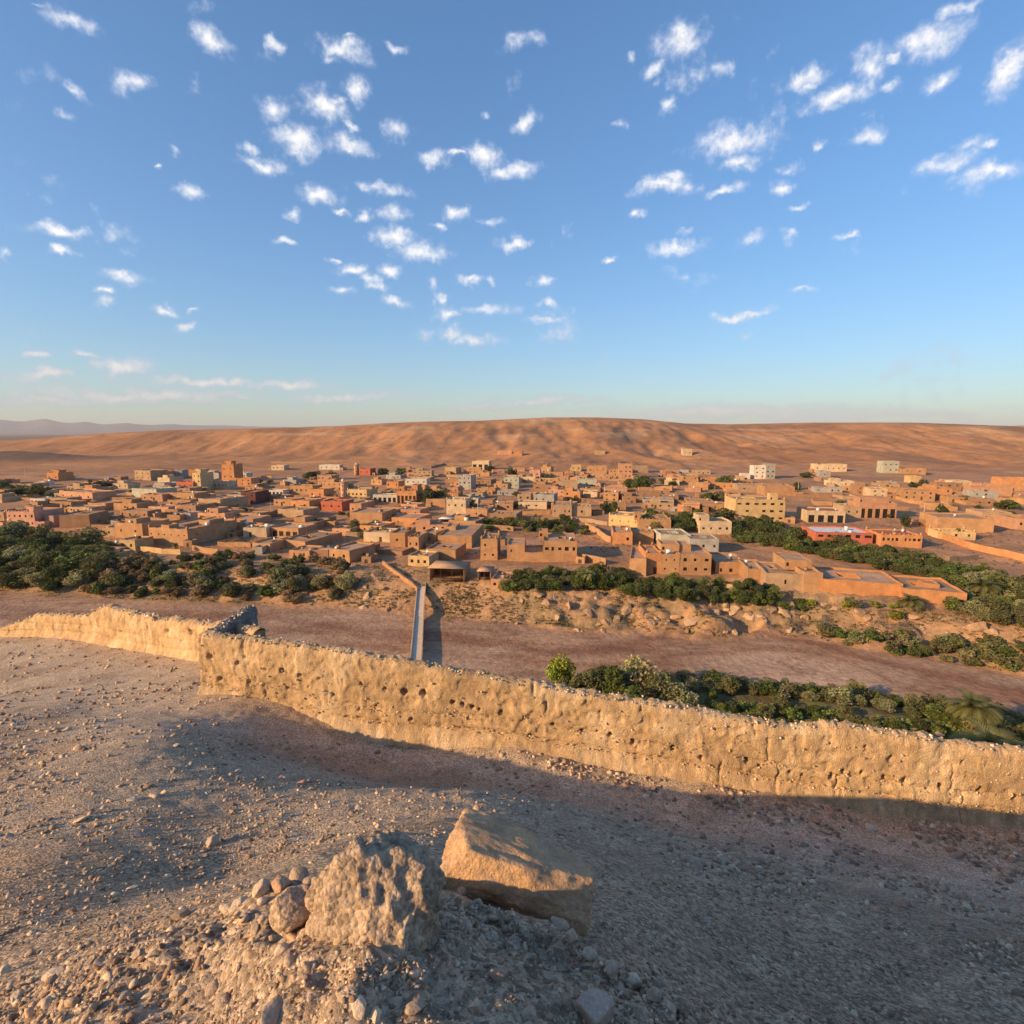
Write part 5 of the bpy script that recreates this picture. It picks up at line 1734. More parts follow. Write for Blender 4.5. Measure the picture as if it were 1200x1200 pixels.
# walls of yards and fields
def yard_wall(pts, h, label, colr='ochre', th=0.45, name='yard_wall', Q=None, group=None):
    Q = Q or [ground(x, y) for x, y in pts]
    root_loc = Q[0].copy()
    mb = MB()
    rj = random.Random(len(label))
    for i in range(len(Q) - 1):
        a, b = Q[i], Q[i + 1]
        d = b - a
        L = math.hypot(d.x, d.y)
        nseg = max(1, int(L / 3))
        nx, ny = -d.y / L * th / 2, d.x / L * th / 2
        prev = None
        for s in range(nseg + 1):
            p = a + d * (s / nseg)
            g = float(zfast(p.x, p.y))
            zt = g + h + rj.uniform(-0.12, 0.12)
            ring = [Vector((p.x - nx, p.y - ny, g - 1)), Vector((p.x - nx, p.y - ny, zt)), Vector((p.x + nx, p.y + ny, zt)), Vector((p.x + nx, p.y + ny, g - 1))]
            ring = [q - root_loc for q in ring]
            if prev:
                for j in range(4):
                    mb.quad(prev[j], ring[j], ring[(j + 1) % 4], prev[(j + 1) % 4])
            else:
                mb.quad(*ring)
            prev = ring
        mb.quad(*prev[::-1])
    o = obj(name, mb.mesh(name), earth(colr), None, root_loc)
    tag(o, label, 'wall', group, 'thing')
    return o


yard_wall([(1085, 624), (1130, 641), (1165, 650), (1215, 662)], 2.6, 'long straight orange field wall running down the right slope', 'orange')
yard_wall([(160, 645), (190, 649), (212, 650)], 2.0, 'bright low yard wall beside the small yellow house', 'yellow')
yard_wall([(226, 645), (256, 650)], 2.2, 'short ochre yard wall below the large ochre house', 'ochre')
yard_wall([(124, 655), (143, 661)], 2.2, 'tan yard wall beside the tin roofed shed', 'tan')
yard_wall([(669, 610), (700, 614), (712, 616)], 1.9, 'low pale wall at the edge of the riverside field', 'tan')
yard_wall([(686, 618), (716, 636)], 2.6, 'sunlit yard wall leading to the orange terrace house', 'ochre')
yard_wall([(676, 656), (710, 662)], 2.4, 'shaded boundary wall between two riverside kasbahs', 'ochre')
yard_wall([(1078, 655), (1112, 657), (1146, 655)], 1.6, 'low tan wall round a field by the orchard', 'tan')
yard_wall([(840, 684), (880, 692)], 1.9, 'broken pale garden wall at the top of the rocky bank', 'tan')
yard_wall([(318, 543), (402, 541)], 2.5, 'thin long wall crossing the plain under the hills', 'tan')
yard_wall([(1008, 575), (1100, 597)], 2.0, 'low track side wall on the right slope', 'ochre')
yard_wall([(505, 549), (520, 545), (560, 545)], 2.4, 'low wall round an empty plot under the hills', 'tan')

r = random.Random(55)
nw = 0
for _ in range(2500):
    if nw >= 110: break
    x = r.uniform(0, 1190)
    y = r.uniform(*np.interp([x, x + 1e6], [0, 1e5], [560, 640])) if False else r.uniform(np.interp(x, [0, 300, 600, 1000, 1200], [572, 560, 556, 566, 576]), np.interp(x, [0, 130, 300, 430, 560, 700, 900, 1200], [600, 626, 650, 648, 620, 604, 590, 606]))
    if x > 860 and r.random() < 0.5: continue
    P = ground(x, y)
    a_ = math.radians(r.uniform(2, 22)); l1, l2 = r.uniform(8, 22), r.uniform(6, 16)
    e_ = Vector((math.cos(a_), -math.sin(a_), 0)); b_ = Vector((math.sin(a_), math.cos(a_), 0))
    Q = [P + b_ * l2, P, P + e_ * l1] + ([P + e_ * l1 + b_ * l2] if r.random() < 0.5 else [])
    if any(any((q.x - hx) ** 2 + (q.y - hy) ** 2 < (0.6 * hr) ** 2 for hx, hy, hr in HOUSES) for q in Q): continue
    c_ = r.choice(['ochre', 'tan', 'brown', 'ochre', 'brown'])
    sh_ = 'three sided' if len(Q) == 4 else 'cornered'
    yard_wall(None, r.uniform(1.5, 2.3), '%s %s earth yard wall between the village houses' % (sh_, c_), c_, Q=Q, group='yard walls in the village')
    nw += 1
print('yard walls', nw)

# bridge ------------------------------------------------------------
A = Vector((*hit_z(494, 684, -46.6), -46.6)); C0 = Vector((*hit_z(491, 722, -50.7), -50.7)); B = Vector((*hit_z(487, 778, -50.9), -50.9))
B = B + (B - C0).normalized() * 34
bridge = empty('footbridge', (A.x, A.y, A.z))
wd = 1.25


def strip(o0_, o1_, z0, z1):
    """a strip that follows the bridge line, between two side offsets and two heights"""
    mb_ = MB()
    rings = []
    line = [A, C0, B]
    for q in line:
        d_ = (B - A); d_.z = 0; d_.normalize()
        n_ = Vector((-d_.y, d_.x, 0))
        rings.append([q + n_ * o0_ + Vector((0, 0, z0)) - A, q + n_ * o1_ + Vector((0, 0, z0)) - A, q + n_ * o1_ + Vector((0, 0, z1)) - A, q + n_ * o0_ + Vector((0, 0, z1)) - A])
    for i_ in range(2):
        for k_ in range(4):
            mb_.quad(rings[i_][k_], rings[i_ + 1][k_], rings[i_ + 1][(k_ + 1) % 4], rings[i_][(k_ + 1) % 4])
    mb_.quad(*rings[0]); mb_.quad(*rings[-1])
    return mb_.mesh('strip')


obj('deck', strip(-wd, wd, -0.3, 0), m_concrete, bridge)
for s in (-1, 1):
    obj('railing', strip(s * wd - 0.14, s * wd + 0.14, 0.005, 0.42), earth('cream'), bridge)
for k in range(8):
    q = C0.lerp(B, (k + 0.3) / 8) - A
    b = MB(); b.box(q.x - wd * 0.8, q.x + wd * 0.8, q.y - 0.4, q.y + 0.4, q.z - 3, q.z - 0.31)
    obj('pier', b.mesh('pier'), m_concrete, bridge)
tag(bridge, 'narrow straight concrete footbridge over the dry riverbed', 'bridge')
yard_wall([(449, 661), (462, 672), (474, 681), (493, 697)], 1.3, 'curved sunlit retaining wall leading down to the bridge', 'ochre', 0.6, 'retaining_wall')

# stall and small structures at the bridge head
def stall(xL, xR, yb, hpx, dep, label, roofm, colr, posts=4):
    P, w, h = place(xL, xR, yb, hpx, 8)
    root = empty('market_stall', P, math.radians(-8))
    b = MB(); b.box(0, w, dep - 0.3, dep, -1, h); obj('back_wall', b.mesh('back_wall'), earth(colr), root)
    for sx in (0, w - 0.3):
        b = MB(); b.box(sx, sx + 0.3, 0.3, dep - 0.31, -1, h); obj('side_wall', b.mesh('side_wall'), earth(colr), root)
    b = MB(); b.box(-0.3, w + 0.3, -0.5, dep + 0.2, h + 0.01, h + 0.18); obj('roof', b.mesh('roof'), roofm, root)
    for k in range(posts):
        x = 0.2 + (w - 0.4) * k / (posts - 1)
        b = MB(); b.tube((x, 0, -1), (x, 0, h), 0.09, 0.08, 6); obj('post', b.mesh('post'), m_door, root)
    b = MB(); b.box(0.6, w - 0.6, 0.5, 1.2, 0, 0.9); obj('counter', b.mesh('counter'), m_door, root)
    tag(root, label, 'stall')


stall(503, 544, 681, 16, 9, 'open fronted stall with a flat tan roof beside the bridge head', m_roof, 'ochre')
stall(560, 575, 680, 11, 6, 'small stall with a flat earth roof right of the bridge stall', m_roof, 'tan', 3)
P, w, h = place(575, 596, 690, 12, 12)
house(P, w, 10, h, 12, 'salmon', win=(1, 2), ww=.8, label='low salmon hut on the track right of the bridge', seed=77)
stall(515, 531, 614, 6, 6, 'row of white awnings over a cafe terrace below the cream house', m_tin, 'ochre', 5)

# vehicles in the street
def car(x, y, colr, label, van=False):
    P = ground(x, y)
    root = empty('parked_car', P, math.radians(70))
    mp = mat('car_paint_' + label.split()[0], colr, var=0.03, fine=0.0, rough=0.3, spec=0.5)
    L_, W_, H_ = (4.8, 1.9, 2.2) if van else (4.2, 1.7, 1.45)
    b = MB(); b.box(-L_ / 2, L_ / 2, -W_ / 2, W_ / 2, 0.35, H_ * 0.6, taper=0.04); obj('body', b.mesh('body'), mp, root)
    b = MB(); b.box(-L_ * 0.45, L_ * 0.22, -W_ * 0.46, W_ * 0.46, H_ * 0.601, H_ * 0.97, taper=0.18); obj('cabin', b.mesh('cabin'), m_dark, root)
    b = MB(); b.box(-L_ * 0.38, L_ * 0.14, -W_ * 0.36, W_ * 0.36, H_ * 0.972, H_, taper=0.03); obj('car_roof', b.mesh('car_roof'), mp, root)
    for sx in (-0.32, 0.32):
        for sy in (-1, 1):
            b = MB(); b.tube((sx * L_, sy * W_ * 0.38, 0.33), (sx * L_, sy * W_ * 0.5, 0.33), 0.33, 0.33, 10)
            b.tube((sx * L_, sy * W_ * 0.499, 0.33), (sx * L_, sy * W_ * 0.502, 0.33), 0.33, 0.01, 10)
            obj('wheel', b.mesh('wheel'), m_dark, root)
    tag(root, label, 'car')


car(455, 602, (0.6, 0.62, 0.66), 'white van parked in the dark village street', True)
car(450, 609, (0.05, 0.07, 0.12), 'navy car parked behind the white van')

# utility poles
for k, (x, y, hp) in enumerate([(560, 612, 24), (661, 590, 13), (675, 571, 18), (935, 580, 14), (972, 575, 16), (1035, 668, 13), (728, 583, 14), (800, 602, 14), (1083, 600, 12), (318, 600, 12), (180, 585, 12), (30, 560, 12)]):
    P = ground(x, y)
    h = hp * depth_of(P) / F
    root = empty('utility_pole', P)
    b = MB(); b.tube((0, 0, -0.5), (0, 0, h), 0.16, 0.11, 6); obj('pole', b.mesh('pole'), m_concrete, root)
    b = MB(); b.box(-0.8, 0.8, -0.06, 0.06, h - 0.6, h - 0.45); obj('crossarm', b.mesh('crossarm'), m_door, root)
    tag(root, 'slender grey utility pole among the village houses', 'pole', 'utility poles in the village')

# ------------------------------------------------------------------ rocks of the far bank
BANKM = [mat('bank_rock', (0.36, 0.225, 0.135), var=0.25, scale=0.5, fine=0.25, fscale=3, bump=0.9, bscale=1.6, bdist=0.25, rnd=0.2), mat('bank_rock_pale', (0.40, 0.265, 0.16), var=0.2, scale=0.5, fine=0.2, fscale=3, bump=0.8, bscale=1.6, bdist=0.25, rnd=0.2)]
BR = {}
BSTONE = [mesh_np('bank_boulder', *rock_shape(640 + i, 3, 16, 0.10, (1, 0.85, 0.7), (0.4, 0.75), 0.35), None) for i in range(8)]
r = random.Random(3)
bk_list = [(926, 705, 26), (918, 716, 22), (706, 738, 13), (756, 738, 10), (735, 712, 24), (752, 716, 22), (690, 716, 20), (668, 708, 22), (650, 700, 18), (628, 697, 20), (790, 722, 20), (812, 728, 22),
           (840, 716, 24), (862, 712, 26), (880, 722, 24), (896, 728, 18), (945, 706, 20), (980, 712, 20), (1010, 716, 24), (1140, 735, 34), (1165, 740, 26), (1070, 722, 18), (430, 700, 18), (452, 690, 16),
           (440, 676, 14), (470, 706, 15), (425, 712, 13), (455, 714, 12), (708, 728, 14), (724, 724, 18), (770, 728, 16), (830, 742, 18), (860, 740, 14), (700, 702, 14), (640, 706, 14)]
for k in range(34):
    t = r.random()
    x = 600 + 350 * t
    bk_list.append((x, r.uniform(694 + 8 * t, 738 + 8 * t), r.uniform(6, 15)))
for k in range(10):
    x = r.uniform(960, 1200)
    bk_list.append((x, r.uniform(705, 750) + (x - 960) * 0.1, r.uniform(6, 14)))
for k in range(8):
    bk_list.append((r.uniform(405, 480), r.uniform(672, 712), r.uniform(6, 12)))
for k, (x, y, w_) in enumerate(bk_list):
    P = ground(x, y)
    s = w_ * depth_of(P) / F * 0.5
    key = (r.randrange(8), r.randrange(2))
    if key not in BR:
        me = BSTONE[key[0]].copy(); me.materials.append(BANKM[key[1]]); BR[key] = me
    o = bpy.data.objects.new('bank_boulder', BR[key]); COL.objects.link(o)
    o.location = (P.x, P.y, P.z - s * 0.12); o.rotation_euler = (r.gauss(0, .3), r.gauss(0, .3), r.uniform(0, 6.28))
    o.scale = (s * r.uniform(.9, 1.3), s * r.uniform(.8, 1.1), s * r.uniform(.7, 1.15))
    tag(o, 'ochre boulder lying on the eroded river bank below the kasbahs', 'rock', 'boulders on the eroded river bank')

# ------------------------------------------------------------------ trees and shrubs
def crown_mesh(name, seed, n, lobes, base, spread=0.74, leaf=0.045, low=0.0):
    r_ = np.random.default_rng(seed)
    c = r_.normal(size=(lobes, 3)); c /= np.linalg.norm(c, axis=1, keepdims=True)
    c *= (r_.random((lobes, 1)) ** 0.5) * spread
    c[:, 2] = c[:, 2] * 0.8 - 0.12
    kk = lobes // 3
    c[:kk, 2] = -0.42 + 0.15 * r_.random(kk)
    rad = r_.uniform(0.16, 0.42, lobes)
    k = r_.choice(lobes, n, p=rad ** 2 / (rad ** 2).sum())
    dirs = r_.normal(size=(n, 3)); dirs /= np.linalg.norm(dirs, axis=1, keepdims=True)
    pos = c[k] + dirs * (rad[k] * r_.uniform(0.55, 1.12, n) ** 0.6)[:, None]
    pos = pos * 0.5
    pos[:, 2] = (pos[:, 2] + 0.45) / 0.9
    pos[:, 2] = np.clip(pos[:, 2], low, 1.05)
    nn = dirs * 0.6 + r_.normal(size=(n, 3)) * 0.7
    nn /= np.linalg.norm(nn, axis=1, keepdims=True)
    u = np.cross(nn, r_.normal(size=(n, 3))); u /= np.linalg.norm(u, axis=1, keepdims=True)
    v = np.cross(nn, u)
    s = leaf * r_.uniform(0.5, 1.3, n)[:, None]
    q = np.stack([pos - u * s, pos + v * s * 0.55, pos + u * s, pos - v * s * 0.55], 1)
    lobe_tint = r_.uniform(0.7, 1.35, (lobes, 1)) * (1 + r_.normal(0, 0.08, (lobes, 3)))
    cc_ = np.array(base)[None] * lobe_tint[k] * r_.uniform(0.75, 1.3, (n, 1))
    return mesh_np(name, q.reshape(-1, 3), np.arange(n * 4).reshape(-1, 4), np.repeat(cc_, 4, 0))


m_leaf = mat('foliage', None, var=0.2, scale=0.8, fine=0.0, rough=0.7, rnd=0.28, trans=0.3, spec=0.2)
m_bark = mat('bark', (0.12, 0.085, 0.06), var=0.2, scale=3, fine=0.2, fscale=14)
KINDS = {'dark': (0.092, 0.105, 0.036), 'olive': (0.15, 0.15, 0.058), 'pale': (0.25, 0.235, 0.115), 'lime': (0.25, 0.27, 0.035), 'dry': (0.25, 0.18, 0.095), 'green': (0.115, 0.14, 0.036)}
CROWNS = {k: [crown_mesh('crown', 700 + 10 * i + j, 1700, 18, c, leaf=0.058) for j in range(4)] for i, (k, c) in enumerate(KINDS.items())}
for k in CROWNS:
    for me in CROWNS[k]:
        me.materials.append(m_leaf)
BIGC = {k: [crown_mesh('crown', 800 + 10 * i + j, 4200, 30, KINDS[k], leaf=0.04) for j in range(3)] for i, k in enumerate(('dark', 'olive', 'pale', 'lime', 'green'))}
for k in BIGC:
    for me in BIGC[k]:
        me.materials.append(m_leaf)


def trunk_mesh(seed):
    r_ = random.Random(seed)
    b = MB()
    top = Vector((r_.uniform(-.05, .05), r_.uniform(-.05, .05), 0.38))
    b.tube((0, 0, -0.12), top, 0.035, 0.024, 7)
    for k in range(5):
        a = k * 1.26 + r_.uniform(-.3, .3)
        e = top + Vector((math.cos(a) * 0.22, math.sin(a) * 0.22, r_.uniform(0.15, 0.36)))
        b.tube(top - Vector((0, 0, 0.1)), e, 0.018, 0.007, 5)
    return b.mesh('trunk')


TRUNKS = [trunk_mesh(i) for i in range(4)]
for me in TRUNKS:
    me.materials.append(m_bark)
r_t = random.Random(99)


def tree(P, w, h, kind, label, group, name='shrub', cat='shrub', big=False):
    root = bpy.data.objects.new(name, None); COL.objects.link(root)
    root.location = P; root.rotation_euler = (0, 0, r_t.uniform(0, 6.28))
    c = bpy.data.objects.new('crown', r_t.choice((BIGC if big and kind in BIGC else CROWNS)[kind])); COL.objects.link(c); c.parent = root
    c.scale = (w * r_t.uniform(.9, 1.1) * 1.15, w * r_t.uniform(.9, 1.1) * 1.15, h * 1.0); c.location = (0, 0, -h * 0.02)
    t = bpy.data.objects.new('trunk', r_t.choice(TRUNKS)); COL.objects.link(t); t.parent = root
    t.scale = (w * 0.9, w * 0.9, h)
    tag(root, label, cat, group)
    return root


def plant_px(x, y, wpx, hpx, kind, label, group, name='shrub', cat='shrub', big=False):
    P = ground(x, y)
    s = depth_of(P) / F
    return tree(P, wpx * s, hpx * s, kind, label, group, name, cat, big)


def plant_area(poly, n, wr, kinds, label, group, name='shrub', cat='shrub', ratio=(0.55, 0.9), big=False, seed=0):
    """scatter shrubs inside a photo polygon given as x, upper y, lower y stations"""
    rr = random.Random(seed)
    xs_ = [p[0] for p in poly]
    acc = []
    tries = 0
    while len(acc) < n and tries < n * 30:
        tries += 1
        x = rr.uniform(xs_[0], xs_[-1])
        y0 = np.interp(x, xs_, [p[1] for p in poly]); y1 = np.interp(x, xs_, [p[2] for p in poly])
        if rr.random() > (y1 - y0) / max(p[2] - p[1] for p in poly):
            continue
        y = rr.uniform(y0, y1)
        w_ = rr.uniform(*wr)
        if any(abs(x - q[0]) < 0.30 * (w_ + q[2]) and abs(y - q[1]) < 0.09 * (w_ + q[2]) for q in acc):
            continue
        acc.append((x, y, w_))
        plant_px(x, y, w_, w_ * rr.uniform(*ratio), rr.choice(kinds), label, group, name, cat, big)


# dark grove at the left under the pink villa
plant_area([(-10, 634, 690), (60, 636, 692), (110, 640, 684), (128, 650, 670)], 55, (24, 40), ['dark', 'olive', 'green', 'dark', 'olive', 'pale'], 'dense bushy tree in the grove below the pink villa', 'grove below the pink villa', 'grove_tree', 'tree', big=True, seed=1)
plant_area([(100, 668, 700), (200, 662, 702), (300, 664, 704), (410, 668, 704)], 62, (11, 25), ['olive', 'dry', 'green', 'dry', 'pale'], 'scrubby bush on the left river bank', 'scrub on the left bank', seed=2)
plant_area([(150, 652, 664), (300, 654, 668), (430, 650, 668)], 30, (10, 18), ['olive', 'green', 'dark', 'dry'], 'bush tucked under the house walls of the left bank', 'bushes under the left bank houses', seed=3)
for (x, y, w_, k_) in [(345, 694, 30, 'pale'), (378, 690, 24, 'pale'), (404, 690, 26, 'pale'), (290, 676, 20, 'olive'), (205, 690, 22, 'dark'), (140, 688, 24, 'dark'), (270, 700, 22, 'olive')]:
    plant_px(x, y, w_, w_ * 0.9, k_, 'round grey green bush on the brushy bank left of the bridge', 'round bushes left of the bridge', big=True)
plant_area([(402, 615, 640), (450, 618, 655)], 10, (12, 22), ['dark', 'green', 'olive'], 'tree in the hollow left of the bridge head houses', 'trees left of the bridge head', 'tree', 'tree', big=True, seed=4)
plant_area([(598, 674, 694), (650, 672, 694), (735, 674, 694)], 30, (16, 28), ['green', 'olive', 'dark', 'green'], 'leafy tree on the bank below the five window kasbah', 'trees below the five window kasbah', 'tree', 'tree', big=True, seed=5)
plant_area([(740, 684, 698), (800, 684, 704), (905, 690, 712)], 38, (14, 25), ['green', 'dark', 'olive', 'dark'], 'leafy tree on the bank below the six window kasbah', 'trees below the six window kasbah', 'tree', 'tree', big=True, seed=6)
plant_area([(860, 618, 634), (900, 618, 640), (960, 632, 652), (1040, 650, 670), (1090, 660, 680), (1120, 668, 690)], 80, (15, 26), ['dark', 'dark', 'green', 'olive'], 'dark orchard tree between the bank row and the restaurants', 'orchard behind the bank row', 'orchard_tree', 'tree', big=True, seed=7)
plant_area([(755, 608, 622), (800, 608, 626), (822, 612, 620)], 14, (16, 26), ['dark', 'dark', 'green'], 'dark tree beside the brown battlemented house', 'trees by the brown battlemented house', 'tree', 'tree', big=True, seed=8)
plant_area([(1105, 672, 712), (1150, 672, 728), (1210, 690, 740)], 40, (18, 34), ['green', 'olive', 'olive', 'pale'], 'olive green tree at the end of the bank row', 'trees past the end of the bank row', 'tree', 'tree', big=True, seed=9)
plant_area([(915, 703, 716), (1000, 706, 716), (1050, 712, 726)], 10, (10, 20), ['green', 'lime', 'olive'], 'bush below the long orange house', 'bushes below the long orange house', seed=10)
plant_area([(960, 738, 752), (1050, 745, 768), (1200, 760, 790)], 36, (13, 26), ['olive', 'green', 'pale', 'olive'], 'low bush along the far edge of the riverbed', 'bushes along the far riverbed edge', seed=11)
plant_area([(570, 612, 622), (640, 612, 628), (690, 616, 628)], 26, (11, 20), ['dark', 'green', 'olive'], 'bush in the field behind the five window kasbah', 'bushes in the field', seed=12)
# near grove below the wall
plant_px(658, 804, 34, 44, 'lime', 'bright yellow green bush standing out at the edge of the near grove', None, 'shrub', 'shrub', True)
for (x, y, w_, h_, k_) in [(692, 818, 40, 44, 'olive'), (722, 822, 44, 50, 'green'), (746, 812, 48, 54, 'pale'), (708, 800, 28, 30, 'dark'), (768, 828, 42, 46, 'olive'), (795, 832, 40, 40, 'pale'), (672, 822, 36, 38, 'olive'), (742, 836, 40, 40, 'green'), (775, 812, 36, 34, 'pale')]:
    plant_px(x, y, w_, h_, k_, 'tall leafy tree clump rising over the earth wall', 'tree clump over the earth wall', 'tree', 'tree', True)
plant_area([(790, 800, 808), (900, 806, 816), (1000, 818, 828), (1110, 834, 848), (1200, 850, 868)], 60, (18, 32), ['pale', 'olive', 'olive', 'pale', 'green'], 'bush in the hedge between the near field and the riverbed', 'hedge along the near riverbed edge', big=True, seed=13)
plant_area([(800, 822, 848), (900, 826, 872), (1000, 838, 880), (1120, 860, 892)], 60, (14, 24), ['olive', 'dark', 'green', 'olive'], 'small bush in the shaded field below the earth wall', 'bushes in the shaded near field', seed=14)
# trees among the houses
for k, (x, y, w_, h_, k_) in enumerate([(752, 575, 28, 22, 'dark'), (738, 572, 18, 16, 'dark'), (850, 568, 18, 16, 'dark'), (505, 590, 26, 22, 'dark'), (518, 588, 18, 20, 'green'), (365, 562, 18, 14, 'dark'), (710, 600, 14, 14, 'dark'),
                                        (718, 600, 14, 16, 'green'), (674, 594, 13, 15, 'dark'), (112, 574, 16, 16, 'dark'), (125, 573, 14, 12, 'dark'), (20, 580, 30, 14, 'dark'), (45, 580, 28, 14, 'dark'), (5, 575, 26, 16, 'dark'),
                                        (365, 592, 24, 12, 'olive'), (348, 604, 16, 9, 'olive'), (933, 574, 12, 12, 'dark'), (985, 597, 22, 14, 'green'), (835, 588, 24, 16, 'olive'), (1105, 604, 14, 16, 'dark'), (1070, 571, 12, 9, 'dark'),
                                        (1081, 570, 12, 11, 'olive'), (1128, 588, 12, 10, 'olive'), (1180, 597, 26, 14, 'green'), (555, 603, 12, 20, 'dark'), (600, 560, 12, 16, 'dark'), (448, 556, 14, 10, 'dark'), (470, 556, 16, 10, 'dark'),
                                        (552, 596, 10, 16, 'dark'), (850, 612, 30, 20, 'olive'), (835, 612, 20, 16, 'dark'), (1060, 618, 12, 18, 'dark'), (1122, 630, 8, 14, 'green'), (945, 560, 14, 8, 'dark'), (640, 594, 16, 9, 'olive'), (605, 594, 14, 8, 'olive'),
                                        (410, 606, 14, 9, 'olive'), (390, 565, 12, 9, 'dark'), (575, 552, 12, 8, 'dark'), (285, 600, 10, 8, 'olive')]):
    plant_px(x, y, w_, h_, k_, '%s tree standing among the village houses' % {'dark': 'dark green', 'olive': 'olive green', 'green': 'mid green'}[k_], 'trees among the village houses', 'village_tree', 'tree', k < 6)

plant_area([(0, 572, 602), (300, 562, 640), (560, 560, 620), (860, 560, 604), (1200, 574, 612)], 46, (7, 14), ['dark', 'olive', 'green'], 'small bushy tree squeezed between village houses', 'small trees between the village houses', 'village_tree', 'tree', seed=71)

# palms
def palm_crown(seed, nf=46, droop=1.0):
    r_ = random.Random(seed)
    V_, F_, C_ = [], [], []
    for k in range(nf):
        a = k * 2.399 + r_.uniform(-.2, .2)
        el = r_.uniform(-0.25, 1.25)
        L_ = r_.uniform(0.8, 1.05)
        u = Vector((math.cos(a), math.sin(a), 0))
        pts_ = []
        p = Vector((0, 0, 0)); e = el
        for s in range(9):
            pts_.append(p.copy())
            p = p + (u * math.cos(e) + Vector((0, 0, math.sin(e)))) * (L_ / 8)
            e -= 0.2 * droop
        side = u.cross(Vector((0, 0, 1)))
        tint = r_.uniform(0.75, 1.3)
        for s in range(1, 9):
            for f in (0.0, 0.5):
                q = pts_[s - 1].lerp(pts_[s], f)
                dr = (pts_[s] - pts_[s - 1]).normalized()
                ln = 0.24 * math.sin(min(1, (s + f) / 8.5) * math.pi) ** 0.6 + 0.03
                for sg in (-1, 1):
                    tip = q + (side * sg * 0.8 + dr * 0.7 + Vector((0, 0, 0.12))) * ln
                    n_ = len(V_)
                    w_ = dr * 0.034
                    V_ += [tuple(q - w_), tuple(q + w_), tuple(tip)]
                    F_.append((n_, n_ + 1, n_ + 2)); C_ += [[0.19 * tint, 0.185 * tint, 0.065 * tint]] * 3
    return mesh_np('crown', np.array(V_), np.array(F_), np.array(C_))


PALMC = [palm_crown(i) for i in range(2)]
for me in PALMC: me.materials.append(m_leaf)


def palm(x, y, wpx, hpx, label, group=None):
    P = ground(x, y)
    s = depth_of(P) / F
    root = empty('palm_tree', P)
    R_ = wpx * s / 2 * 1.1
    th = max(hpx * s - R_ * 0.6, 0.3)
    b = MB()
    for k in range(6):
        b.tube((0.02 * k, 0, th * k / 6 - (0.4 if k == 0 else 0)), (0.02 * k, 0, th * (k + 1) / 6), 0.24, 0.2, 9)
    obj('trunk', b.mesh('trunk'), m_bark, root)
    c = bpy.data.objects.new('crown', PALMC[int(x) % 2]); COL.objects.link(c); c.parent = root
    c.location = (0.1, 0, th); c.scale = (R_, R_, R_)
    tag(root, label, 'palm tree', group)


palm(1138, 858, 62, 50, 'spreading palm at the river edge of the near field')
palm(1160, 890, 84, 44, 'low palm with long fronds peeping over the earth wall')
palm(688, 692, 22, 26, 'yellow green palm on the bank below the five window kasbah')
palm(1066, 712, 34, 18, 'bushy palm below the long orange house')
palm(1150, 700, 40, 26, 'large palm among the trees past the bank row')
palm(1168, 690, 30, 22, 'smaller palm behind the trees past the bank row')
palm(206, 648, 9, 13, 'small dark palm in front of the large ochre house')
palm(828, 590, 12, 12, 'small palm in the village behind the dark orchard')

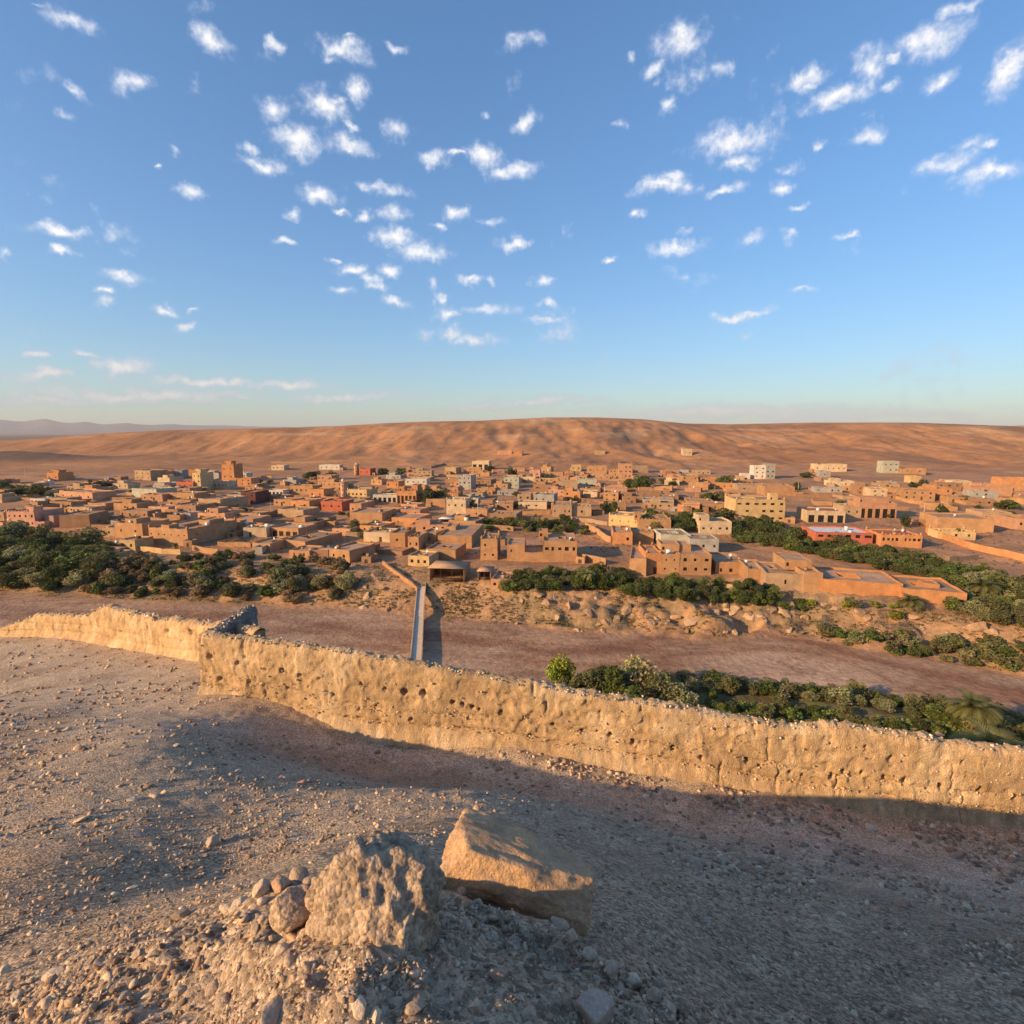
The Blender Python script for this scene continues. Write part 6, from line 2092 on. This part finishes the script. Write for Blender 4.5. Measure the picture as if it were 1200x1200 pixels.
# low growth nobody could count
def cover(name, label, poly, n, size, base, seed):
    r_ = np.random.default_rng(seed)
    xs_ = [p[0] for p in poly]
    x = r_.uniform(xs_[0], xs_[-1], n * 2)
    y0 = np.interp(x, xs_, [p[1] for p in poly]); y1 = np.interp(x, xs_, [p[2] for p in poly])
    y = y0 + (y1 - y0) * r_.random(n * 2)
    a, b = x - PX0, 600.0 - y
    D = np.stack([a, F * cp + b * sp, -F * sp + b * cp], -1); D /= D[:, 1:2]
    Yg = np.full(len(x), 150.0)
    for _ in range(25):
        z = zfast(D[:, 0] * Yg, Yg)
        Yg = 0.5 * Yg + 0.5 * np.clip(z / D[:, 2], 66, 700)
    P_ = np.stack([D[:, 0] * Yg, Yg, zfast(D[:, 0] * Yg, Yg)], -1)
    cl_ = fbm2(P_[:, 0], P_[:, 1], 7, 3, seed)
    P_ = P_[cl_ > -0.08][:n]
    m = len(P_)
    k = 7
    P_ = np.repeat(P_, k, 0) + r_.normal(0, size * 0.6, (m * k, 3)) * np.array([1, 1, 0.35])
    P_[:, 2] += size * 0.5
    N_ = len(P_)
    nn = r_.normal(size=(N_, 3)); nn /= np.linalg.norm(nn, axis=1, keepdims=True)
    u = np.cross(nn, r_.normal(size=(N_, 3))); u /= np.linalg.norm(u, axis=1, keepdims=True)
    v = np.cross(nn, u)
    s = size * r_.uniform(0.3, 0.7, (N_, 1))
    q = np.stack([P_ - u * s, P_ + v * s * 0.5, P_ + u * s, P_ - v * s * 0.5], 1).reshape(-1, 3)
    c_ = np.repeat(np.array(base)[None] * r_.uniform(0.6, 1.5, (N_, 1)), 4, 0)
    tag(obj(name, mesh_np(name, q, np.arange(N_ * 4).reshape(-1, 4), c_), m_leaf), label, 'ground cover', kind='stuff')


cover('field_crops', 'green crops covering the shaded field below the earth wall', [(620, 806, 830), (800, 818, 850), (1000, 836, 890), (1200, 862, 900)], 5200, 0.55, (0.13, 0.15, 0.04), 41)
cover('bank_scrub', 'dry scrub covering the left river bank', [(0, 668, 698), (200, 655, 704), (420, 650, 712), (560, 680, 722)], 2600, 0.45, (0.13, 0.11, 0.055), 42)
cover('bank_grass', 'dry scrub and grass on the rocky right bank', [(520, 690, 730), (700, 690, 735), (900, 704, 742), (1200, 720, 790)], 2200, 0.38, (0.15, 0.125, 0.055), 43)
cover('village_weeds', 'dry weeds between the village plots', [(0, 600, 640), (300, 590, 650), (640, 600, 650), (900, 590, 640), (1200, 600, 680)], 1500, 0.5, (0.11, 0.10, 0.05), 44)
